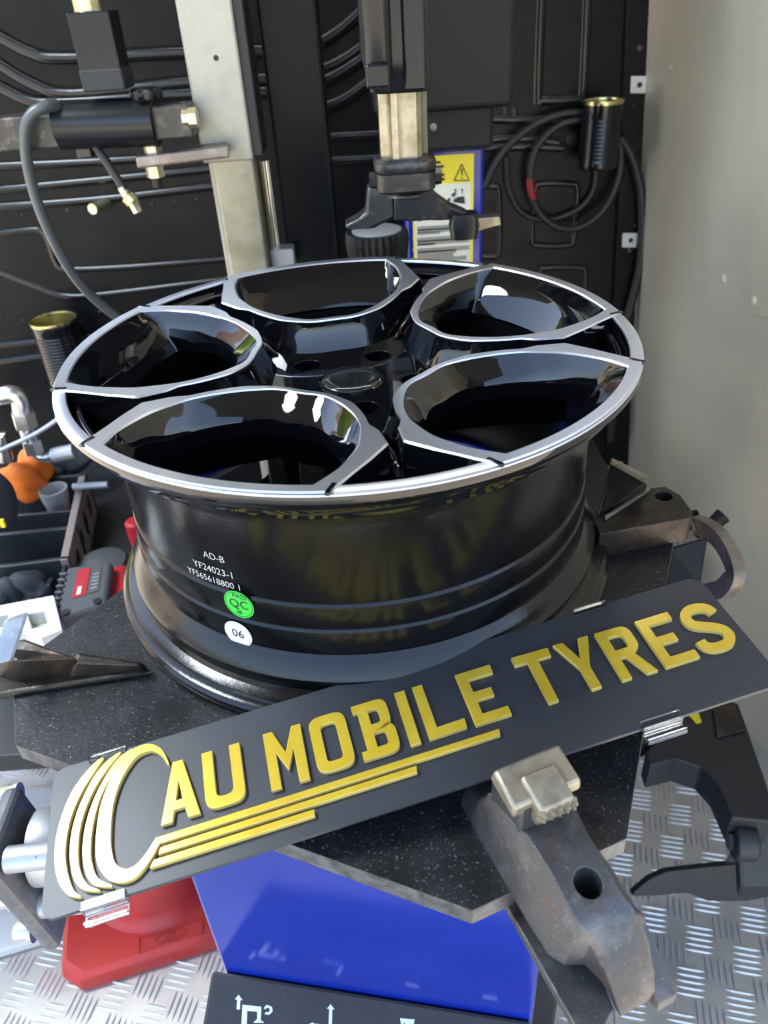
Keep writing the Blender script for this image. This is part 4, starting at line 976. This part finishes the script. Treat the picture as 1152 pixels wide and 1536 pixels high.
hose('wall_hose', 'second dark hose loop lying flat against the black wall', 'hose', [at(760, 235, Y=WH + .02), at(763, 280, Y=WH + .02), at(782, 318, Y=WH + .02), at(820, 330, Y=WH + .02), at(865, 315, Y=WH + .02), at(890, 285, Y=WH + .02), at(895, 235, Y=WH + .02)], .006, M['hose'])
hose('wall_hose', 'thick black hose running down the flange at the right corner', 'hose', [at(930, 205, Y=WH), at(948, 235, Y=WH), at(961, 285, Y=WH), at(964, 345, Y=WH), at(960, 400, Y=WH), at(948, 450, Y=WH), at(935, 500, Y=WH), at(925, 560, Y=WH), at(915, 660, Y=WH)], .0095, M['hose'])

# ================================================================== RIGHT SIDE: BEAD BREAKER, HOOK, LEVER
# curved steel hook
hp = [at(1012, 806, X=.366), at(1030, 791, X=.392), at(1050, 788, X=.405), at(1078, 806, X=.41), at(1098, 838, X=.41), at(1102, 862, X=.405), at(1088, 882, X=.40), at(1068, 888, X=.395), at(1040, 905, X=.385)]
path = spline(hp, 6); b = MB(); L_ = []
for i, p in enumerate(path):
    t = (path[min(i + 1, len(path) - 1)] - path[max(i - 1, 0)]).normalized(); s = Vector((1, .1, 0)).normalized(); n = t.cross(s).normalized(); s = n.cross(t)
    w = .0105 if 4 < i < len(path) - 4 else .008
    L_.append([p + s * .007 + n * w, p - s * .007 + n * w, p - s * .007 - n * w, p + s * .007 - n * w])
b.loft(L_); o = b.build('steel_hook', M['hook'], loc=path[-1], smooth=60, bevel=.003); tag(o, 'curved brown steel hook handle against the grey wall', 'hook')
# dark end plate beside the right jaw
q = [at(1004, 822, X=.335), at(1062, 806, X=.375), at(1050, 880, X=.37), at(1002, 880, X=.33)]
nrm = (q[1] - q[0]).cross(q[3] - q[0]).normalized()
b = MB(); b.hexa([p + nrm * .012 for p in q], q); o = b.build('stop_plate', mat('dark navy plate', (.010, .012, .016), .6, 0, .2), tt, smooth=0, bevel=.002)
# black T lever
lv = thing('lever', 'short black lever handle between the right jaw and grey wall', 'lever', at(1062, 800, X=.45))
b = MB(); b.tube([at(1045, 800, X=.44), at(1062, 793, X=.45), at(1085, 773, X=.47)], [.008, .009, .011], 14); b.build('grip', M['plastic'], lv)
b = MB(); b.tube([at(1040, 768, X=.44), at(1050, 790, X=.45), at(1062, 802, X=.415)], .006, 12); b.build('fork', M['plastic'], lv)
# bead breaker
BX = .50
bb = thing('bead_breaker', 'black bead breaker arm and blade at the right of the machine', 'bead breaker', at(1100, 1330, X=BX))
def slab(pts, X0, th, name, mt, par, bev=.004):
    w = [at(x, y, X=X0) for x, y in pts]; b = MB(); b.prism([(p.y, p.z) for p in w], [], Vector((X0, 0, 0)), Vector((0, 1, 0)), Vector((0, 0, 1)), Vector((-1, 0, 0)), -th / 2, th / 2); return b.build(name, mt, par, smooth=0, bevel=bev)
def zslab(pts, z, th, name, mt, par, bev=.003):
    w = [at(x, y, z=z) for x, y in pts]; b = MB(); b.prism([(p.x, p.y) for p in w], [], Vector((0, 0, z)), Vector((1, 0, 0)), Vector((0, 1, 0)), Vector((0, 0, 1)), -th, 0); return b.build(name, mt, par, smooth=0, bevel=bev)
arm = zslab([(968, 1128), (1010, 1085), (1060, 1040), (1108, 1055), (1152, 1180), (1160, 1232), (1098, 1226), (1075, 1175), (1052, 1150), (1015, 1138), (975, 1148)], -.62, .05, 'breaker_arm', M['black_powder'], bb, .006)
zslab([(1068, 1062), (1100, 1060), (1118, 1098), (1075, 1108)], -.6195, -.004, 'rusty_pad', M['steel_brown'], arm, .001)
zslab([(1030, 1070), (1046, 1066), (1052, 1084), (1044, 1086)], -.6195, -.002, 'yellow_sticker', M['yellow'], arm, .0)
b = MB(); q0 = at(1098, 1260, z=-.66); q1 = at(1132, 1262, z=-.66); b.cyl(q0, q1, .024, 24); pv = b.build('pivot', M['black_powder'], bb, smooth=40, bevel=.003)
b = MB(); b.cyl(q0 - (q1 - q0) * .2, q0, .012, 6); b.build('pivot_bolt', M['dark_steel'], pv, smooth=30)
b = MB(); p = [at(1105, 1215, z=-.64), at(1160, 1215, z=-.64), at(1160, 1330, z=-.72), at(1110, 1330, z=-.72)]
b.hexa([w - Vector((0, 0, .03)) for w in p], p); b.build('link', M['black_powder'], bb, smooth=0, bevel=.006)
b = MB(); b.cyl(at(1022, 1092, z=-.645), CB(CWID - .01, .30, -.645), .018, 20); b.build('pivot_shaft', M['dark_steel'], bb)
# blade: curved shovel
top = [(952, 1338, -.80), (975, 1318, -.785), (1000, 1307, -.775), (1060, 1300, -.765), (1110, 1295, -.76), (1165, 1290, -.755)]
bot = [(948, 1344, -.81), (985, 1344, -.81), (1032, 1340, -.81), (1062, 1352, -.82), (1120, 1352, -.82), (1165, 1344, -.82)]
b = MB(); loops = []
for (a, c) in zip(top, bot):
    A_ = at(a[0], a[1], z=a[2]); C_ = at(c[0], c[1], z=c[2]); loops.append([A_, C_, C_ + Vector((.0, .012, -.008)), A_ + Vector((0, .012, -.010))])
b.loft(loops); b.build('blade', M['black_powder'], bb, smooth=60, bevel=.002)
b = MB(); p = at(1125, 1300, z=-.755); b.hexa([at(1085, 1300, z=-.775), at(1165, 1300, z=-.775), at(1165, 1235, z=-.72), at(1112, 1245, z=-.72)], [at(1085, 1300, z=-.765) + Vector((0, 0, .012)), at(1165, 1300, z=-.765) + Vector((0, 0, .012)), at(1165, 1235, z=-.70), at(1112, 1245, z=-.70)]); b.build('blade_socket', M['black_powder'], bb, smooth=0, bevel=.004)

# red tube and cardboard behind the right jaw
q = at(888, 745, Y=.50); rt = thing('spray_tube', 'small red tube with black cap standing behind the wheel', 'tube', q - Vector((0, 0, .04)))
b = MB(); b.cyl(q + Vector((0, 0, -.04)), q + Vector((0, 0, .045)), .014, 20); b.build('tube', M['red'], rt, bevel=.002)
b = MB(); b.cyl(q + Vector((0, 0, -.075)), q + Vector((0, 0, -.04)), .017, 20); b.build('cap', M['rubber'], rt, bevel=.002)
w = [at(893, 720, Y=.52), at(940, 704, Y=.52), at(985, 780, Y=.50), at(890, 790, Y=.50)]
b = MB(); b.hexa([p + Vector((0, .03, 0)) for p in w], w); o = b.build('cardboard_box', M['card'], loc=w[3], smooth=0, bevel=.001); tag(o, 'brown cardboard piece behind the right clamp jaw', 'cardboard')
b = MB(); q = at(960, 800, z=-.46); b.box((.315, .56, -.475), (.20, .28, .03)); o = b.build('shelf_board', M['board'], loc=(.30, .50, -.49), smooth=0, bevel=.002); tag(o, 'dark shelf board behind the turntable at the right', 'shelf')

# ================================================================== LEFT SIDE: BENCH WITH TOOLS
BZ = -.50
bench = thing('bench', 'dark bench holding the tool tray left of the wheel', 'bench', (-.62, .38, FLOOR_Z))
b = MB(); b.box((-.66, .36, BZ - .015), (.62, .72, .03)); b.build('bench_top', M['board'], bench, smooth=0, bevel=.002)
for x in (-.94, -.62):
    for y in (.40, .69): b = MB(); b.box((x, y, (BZ - .03 + FLOOR_Z) / 2), (.04, .04, BZ - .03 - FLOOR_Z)); b.build('leg', M['black_paint'], bench, smooth=0)
# tool tray
TZ = -.42
tray = thing('tool_tray', 'black compartment tool tray with dusty pink edge on the bench', 'tray', at(60, 830, z=BZ))
c0, c1, c2, c3 = at(128, 713, z=TZ), at(102, 838, z=TZ), at(-90, 862, z=TZ), at(-40, 725, z=TZ)
def wall(a, c, z0, z1, th, name, mt, par):
    d = (c - a); n = Vector((-d.y, d.x, 0)).normalized() * th; b = MB()
    A0, C0 = Vector((a.x, a.y, z0)), Vector((c.x, c.y, z0)); A1, C1 = Vector((a.x, a.y, z1)), Vector((c.x, c.y, z1))
    b.hexa([A0, C0, C0 + n, A0 + n], [A1, C1, C1 + n, A1 + n]); return b.build(name, mt, par, smooth=0, bevel=.0015)
sw = wall(c1, c0, BZ, TZ, .012, 'side_wall', M['bin_edge'], tray)
for k in range(4):
    t0 = .14 + k * .22; a = c1.lerp(c0, t0); e = c1.lerp(c0, t0 + .07); n = (c0 - c1).cross(Vector((0, 0, 1))).normalized()
    b = MB(); b.hexa([a + n * .0 + PN * -.055, e + PN * -.04, e + PN * -.02, a + PN * -.03], [a + n * .002 + PN * -.055, e + n * .002 + PN * -.04, e + n * .002 + PN * -.02, a + n * .002 + PN * -.03]); b.build('slot', M['hole_dark'], sw, smooth=0)
wall(c3, c0, BZ, TZ, .008, 'back_wall', M['bin'], tray); wall(c2, c1, BZ, TZ, .008, 'front_wall', M['bin'], tray)
a_, e_ = c1.lerp(c0, .36), c2.lerp(c3, .36); wall(e_, a_, BZ, TZ - .004, .008, 'divider', M['bin'], tray)
a_, e_ = c1.lerp(c0, .62), c2.lerp(c3, .62); wall(e_, a_, BZ, TZ - .012, .006, 'divider', M['bin'], tray)
b = MB(); q = [Vector((p.x, p.y, BZ + .001)) for p in (c2, c1, c0, c3)]; b.hexa(q, [p + PN * .004 for p in q]); b.build('tray_bottom', M['bin'], tray, smooth=0)
# second darker tray in front
c0, c1, c2 = at(92, 880, z=-.44), at(62, 985, z=-.44), at(-90, 900, z=-.44)
tr2 = thing('parts_bin', 'black ribbed parts bin in front of the tool tray', 'bin', at(20, 930, z=BZ))
w0 = wall(at(-60, 866, z=-.43), at(94, 846, z=-.43), BZ, -.43, .006, 'back_wall', M['bin'], tr2)
for k in range(4):
    p = at(-14 + k * 30, 872 - k * 4, z=-.44); b = MB(); b.box(p + Vector((0, -.012, -.03)), (.008, .02, .05)); b.build('rib', M['bin'], w0, bevel=.002)
wall(at(94, 846, z=-.43), at(80, 905, z=-.43), BZ, -.43, .006, 'side_wall', M['bin'], tr2)
# crumpled rag, cup, glove
def blob(name, c, sx, sy, sz, mt, seed, label, cat, amp=.35, sub=3, par=None):
    bm = bmesh.new(); bmesh.ops.create_icosphere(bm, subdivisions=sub, radius=1)
    rn = random.Random(seed); K_ = [(Vector((rn.uniform(-1, 1), rn.uniform(-1, 1), rn.uniform(-1, 1))).normalized(), rn.uniform(2, 6), rn.uniform(0, 6)) for _ in range(7)]
    for v in bm.verts:
        d = v.co.normalized(); s = 1 + amp * sum(math.sin(k[1] * d.dot(k[0]) + k[2]) for k in K_) / 3.2
        v.co = Vector((d.x * sx * s, d.y * sy * s, max(d.z * sz * s, -sz * .85))) + Vector(c)
    me = bpy.data.meshes.new(name); bm.to_mesh(me); bm.free()
    o = link_mesh(name, me, mt, par, loc=None if par else Vector(c) - Vector((0, 0, sz * .85)), smooth=40)
    if label: tag(o, label, cat)
    return o
blob('rag', at(42, 715, z=-.405), .036, .036, .045, M['orange'], 8, 'crumpled orange rag on the tool tray', 'rag', .42, 4)
cup = thing('socket_cup', 'pale ringed cup with red base in the tool tray', 'cup', at(84, 775, z=BZ + .005))
q = at(84, 748, z=-.44); b = MB(); b.lathe([(.018, -.02), (.022, .0), (.024, .02), (.020, .02), (.018, 0)], 28, c=q); b.build('cup_ring', M['alu'], cup)
b = MB(); b.lathe([(.0205, -.055), (.022, -.022), (.018, -.018), (.017, -.05)], 28, c=q); b.build('cup_base', M['red'], cup)
blob('glove', at(68, 720, z=-.44), .03, .03, .025, M['glove'], 9, 'crumpled dark glove beside the orange rag', 'glove', .5)
blob('glove', at(100, 700, z=-.43), .035, .03, .03, M['glove'], 12, 'dark glove at the back corner of the tool tray', 'glove', .5)
blob('glove', at(18, 892, z=-.46), .028, .025, .030, M['glove'], 21, 'crumpled dark glove in the parts bin, left one', 'glove', .5)
blob('glove', at(56, 890, z=-.46), .024, .025, .030, M['glove'], 25, 'crumpled dark glove in the parts bin beside the battery', 'glove', .5)
# pouch at the frame edge
po = thing('pouch', 'dark grey rounded cloth pouch at the left edge with a yellow mark', 'pouch', at(0, 800, z=-.36))
blob('pouch_body', at(-20, 748, z=-.34), .040, .04, .052, M['glove'], 2, None, None, .08, 4, po)
b = MB(); q = at(3, 767, z=-.325); b.box(q + Vector((.012, -.03, 0)), (.006, .004, .012)); b.build('mark', M['yellow'], po)
# power tool battery
bt = thing('tool_battery', 'grey power tool battery with red and white label on the bench', 'battery', at(140, 905, z=BZ))
t0, t1, t2, t3 = at(100, 850, z=-.41), at(168, 840, z=-.41), at(160, 902, z=-.41), at(80, 930, z=-.41)
b = MB(); b.hexa([Vector((p.x, p.y, BZ)) for p in (t3, t2, t1, t0)], [t3, t2, t1, t0]); b.build('case', M['grey_plastic'], bt, smooth=0, bevel=.006, seg=3)
def bq(s, t): return t3.lerp(t2, s).lerp(t0.lerp(t1, s), t)
def tile(s0, t0_, s1, t1_, mt, name, h=.001): b = MB(); q = [bq(s0, t0_), bq(s1, t0_), bq(s1, t1_), bq(s0, t1_)]; b.hexa(q, [p + PN * h for p in q]); return b.build(name, mt, bt, smooth=0)
tile(.28, .30, .55, .88, M['red'], 'red_label'); tile(.36, .34, .44, .50, M['white'], 'print', .0015); tile(.60, .30, .80, .86, M['grey_plastic'], 'grey_label')
for k in range(5): tile(.63, .38 + k * .08, .77, .41 + k * .08, M['ink_grey'], 'print', .0014)
for k in range(7): b = MB(); q = bq(.04, .12 + k * .12); b.box(q + Vector((-.004, 0, 0)), (.012, .004, .006)); b.build('grip_rib', M['grey_plastic'], bt, bevel=.0015)
for s in (.2, .8): b = MB(); q = bq(s, .02); b.lathe([(.006, -.004), (.006, .001), (.0003, .001)], 16, c=q + Vector((0, .006, 0))); b.build('screw_hole', M['hole_dark'], bt)
q = at(172, 875, z=-.45); b = MB(); b.hexa([Vector((p.x, p.y, BZ)) for p in (at(152, 920, z=-.45), at(190, 890, z=-.45), at(190, 845, z=-.45), at(165, 850, z=-.45))], [at(152, 920, z=-.43), at(190, 890, z=-.43), at(190, 845, z=-.43), at(165, 850, z=-.43)]); o = b.build('red_tool', M['red'], loc=q + PN * (BZ + .45), smooth=0, bevel=.006); tag(o, 'red power tool body next to the grey battery', 'tool')
q = at(203, 790, z=-.40); b = MB(); b.lathe([(.012, -.10), (.014, -.02), (.014, .008), (.010, .012)], 16, c=q); o = b.build('red_bottle', M['red'], loc=q - PN * .1, smooth=40); tag(o, 'red bottle half hidden behind the wheel at the left', 'bottle')
# white bracket with square holes
BKZ = -.40
def bk(l): return [at(x, y, z=BKZ) for x, y in l]
brk = bk([(-60, 918), (0, 908), (80, 893), (93, 945), (62, 957), (34, 944), (0, 952), (-60, 966)]); hole = bk([(41, 921), (66, 917), (72, 938), (47, 943)]); hole2 = bk([(-20, 928), (12, 922), (15, 938), (-20, 946)])
b = MB(); b.prism([(p.x, p.y) for p in brk], [[(p.x, p.y) for p in hole], [(p.x, p.y) for p in hole2]], Vector((0, 0, BKZ)), Vector((1, 0, 0)), Vector((0, 1, 0)), Vector((0, 0, 1)), -.020, 0)
o = b.build('white_bracket', M['white_plastic'], loc=brk[2] - PN * .02, smooth=0, bevel=.002); tag(o, 'white plastic bracket with square holes between the gloves and left jaw', 'bracket')
q = at(20, 950, z=-.42); b = MB(); b.box((q.x, q.y + .01, (BZ - .42) / 2), (.12, .02, -.42 - BZ)); b.build('bracket_foot', M['white_plastic'], o, smooth=0)
# grey round cover
q = at(155, 850, z=-.46); b = MB(); b.lathe([(.04, -.03), (.04, 0), (.036, .01), (.02, .016), (.0004, .017)], 32, c=q); o = b.build('round_cover', M['grey_plastic'], loc=q - PN * .03, smooth=40); tag(o, 'dull grey round cover behind the battery', 'cover')
# rod poking out
b = MB(); b.cyl(at(110, 730, z=-.41), at(162, 727, z=-.41), .006, 12); o = b.build('rod', M['alu'], loc=at(140, 728, z=-.41), smooth=40); tag(o, 'short grey metal rod poking over the tray edge', 'rod')
# hydraulic elbow fittings
FY = .44
ft = thing('pipe_fitting', 'silver threaded elbow pipe fittings above the tool tray', 'fitting', at(60, 690, Y=FY))
b = MB(); b.tube(spline([at(-30, 592, Y=FY), at(0, 594, Y=FY), at(18, 591, Y=FY), at(30, 600, Y=FY), at(34, 620, Y=FY), at(38, 638, Y=FY)], 4), .0135, 18); b.build('elbow', M['zinc'], ft, smooth=60)
b = MB(); b.cyl(at(34, 618, Y=FY), at(40, 640, Y=FY), .0175, 6); b.build('nut', M['zinc'], ft, smooth=30)
b = MB(); b.cyl(at(40, 640, Y=FY), at(50, 672, Y=FY), .0125, 18); b.build('nipple', M['zinc'], ft)
b = MB(); b.cyl(at(46, 660, Y=FY), at(52, 678, Y=FY), .015, 6); b.build('nut', M['zinc'], ft, smooth=30)
b = MB(); b.tube(spline([at(50, 672, Y=FY), at(58, 684, Y=FY), at(72, 686, Y=FY), at(84, 682, Y=FY)], 4), .008, 14); b.build('bend', M['zinc'], ft, smooth=60)
b = MB(); b.cyl(at(80, 683, Y=FY), at(112, 676, Y=FY), .0115, 20); b.build('hose_end', M['alu'], ft)
b = MB(); b.tube([at(-30, 660, Y=FY + .02), at(2, 655, Y=FY + .02), at(8, 690, Y=FY + .02)], .012, 14); b.build('stub', M['zinc'], ft, smooth=40)
hose('grey_cable', 'thin grey cable crossing behind the pipe fittings to the wheel', 'cable', [at(-30, 695, Y=.42), at(0, 676, Y=.42), at(45, 655, Y=.42), at(85, 630, Y=.42), at(120, 600, Y=.42)], .0036, M['alu'])

# ================================================================== FLOOR OBJECTS
# traffic cone
cone = thing('traffic_cone', 'scuffed red traffic cone standing on the tread plate floor', 'traffic cone', (-.385, .105, FLOOR_Z))
cc = Vector((-.385, .105, 0)); yaw = math.radians(14); cu2 = Vector((math.cos(yaw), math.sin(yaw), 0)); cv2 = Vector((-cu2.y, cu2.x, 0))
def chsq(h, ch): return [(-h + ch, -h), (h - ch, -h), (h, -h + ch), (h, h - ch), (h - ch, h), (-h + ch, h), (-h, h - ch), (-h, -h + ch)]
def cloop(h, ch, z): return [cc + cu2 * x + cv2 * y + PN * z for x, y in chsq(h, ch)]
b = MB(); b.loft([cloop(.150, .028, FLOOR_Z + .001), cloop(.152, .028, FLOOR_Z + .012), cloop(.148, .028, FLOOR_Z + .03), cloop(.140, .026, FLOOR_Z + .036)]); base = b.build('base', M['cone_red'], cone, smooth=30, bevel=.003)
b = MB(); b.lathe([(.118, FLOOR_Z + .034), (.108, FLOOR_Z + .04), (.100, FLOOR_Z + .06), (.042, FLOOR_Z + .385), (.034, FLOOR_Z + .388), (.034, FLOOR_Z + .34)], 48, c=cc); b.build('cone_body', M['cone_red'], cone, smooth=40)
e = cc + cv2 * -.128 + cu2 * .012 + PN * (FLOOR_Z + .0362)
def cz(a, c, l): return e + cu2 * a + cv2 * c + PN * l
b = MB()
for (x0, y0, x1, y1) in ((-.048, -.012, .048, -.010), (-.048, .010, .048, .012), (-.048, -.012, -.046, .012), (.046, -.012, .048, .012)):
    b.hexa([cz(x0, y0, -.001), cz(x1, y0, -.001), cz(x1, y1, -.001), cz(x0, y1, -.001)], [cz(x0, y0, .0015), cz(x1, y0, .0015), cz(x1, y1, .0015), cz(x0, y1, .0015)])
emb = b.build('emboss_frame', M['cone_red'], base, smooth=0)
cr_dark = mat('dark red emboss', (.30, .02, .02), .5)  # flat oval and lettering set off from the base in darker red
rm = ring_mesh(.024, .0085, .0018)
for v in rm.vertices: v.co = cz(v.co.x, v.co.y, .0014)
link_mesh('emboss_oval', rm, cr_dark, base, smooth=0)
text_on('JSP', .0115, cz(0, 0, 0), cu2, cv2, PN, .0016, 'emboss_lettering', cr_dark, base, sx=1.2)
# white plastic sheet
ws = [at(78, 1393, z=FLOOR_Z + .02), at(74, 1402, z=FLOOR_Z + .02), at(60, 1410, z=FLOOR_Z + .02), at(-80, 1452, z=FLOOR_Z + .02), at(-80, 1180, z=FLOOR_Z + .02), at(150, 1180, z=FLOOR_Z + .02)]
b = MB(); b.prism([(p.x, p.y) for p in ws], [], Vector((0, 0, FLOOR_Z)), Vector((1, 0, 0)), Vector((0, 1, 0)), Vector((0, 0, 1)), .003, .022)
o = b.build('plastic_tray', M['white_plastic'], loc=(ws[0].x, ws[0].y, FLOOR_Z), smooth=0, bevel=.004); tag(o, 'dirty white plastic tray lying on the floor at the left', 'tray')

# ================================================================== OUTDOORS BEHIND THE CAMERA (seen in the paint)
b = MB(); b.box((0, 0, -1.52), (90, 90, .04)); o = b.build('ground', M['asphalt'], loc=(0, 0, -1.5), smooth=0); tag(o, 'pale concrete yard outside the van', None, None, 'structure')
hs_ = thing('house', 'cream rendered house across the yard mirrored in the paint', 'building', (-14, 4, -1.5))
b = MB(); b.box((-14.5, 4, 1.1), (5, 9, 5.2)); hw = b.build('wall', M['render'], hs_, smooth=0)
b = MB(); b.hexa([Vector((-11.7, -.8, 3.7)), Vector((-11.7, 8.8, 3.7)), Vector((-17.3, 8.8, 3.7)), Vector((-17.3, -.8, 3.7))], [Vector((-14.4, -.8, 5.8)), Vector((-14.4, 8.8, 5.8)), Vector((-14.6, 8.8, 5.8)), Vector((-14.6, -.8, 5.8))]); b.build('roof', M['tile'], hs_, smooth=0)
for y in (1.1, 4.0, 6.9):
    for z in (-.1, 2.4): b = MB(); b.box((-11.98, y, z), (.06, 1.2, 1.2)); f_ = b.build('window', M['white'], hs_, smooth=0); b = MB(); b.box((-11.94, y, z), (.04, 1.05, 1.05)); b.build('pane', M['glass_dark'], f_, smooth=0)
te = thing('garden_tree', 'yellow green tree across the yard mirrored in the paint', 'tree', (-8.5, 8.5, -1.5))
b = MB(); b.cyl((-8.5, 8.5, -1.5), (-8.5, 8.5, 1.5), .16, 12, .1); b.build('trunk', M['bark'], te)
blob('crown', (-8.5, 8.5, 2.6), 2.3, 2.2, 2.4, M['leaf'], 31, None, None, .3, 4, te)
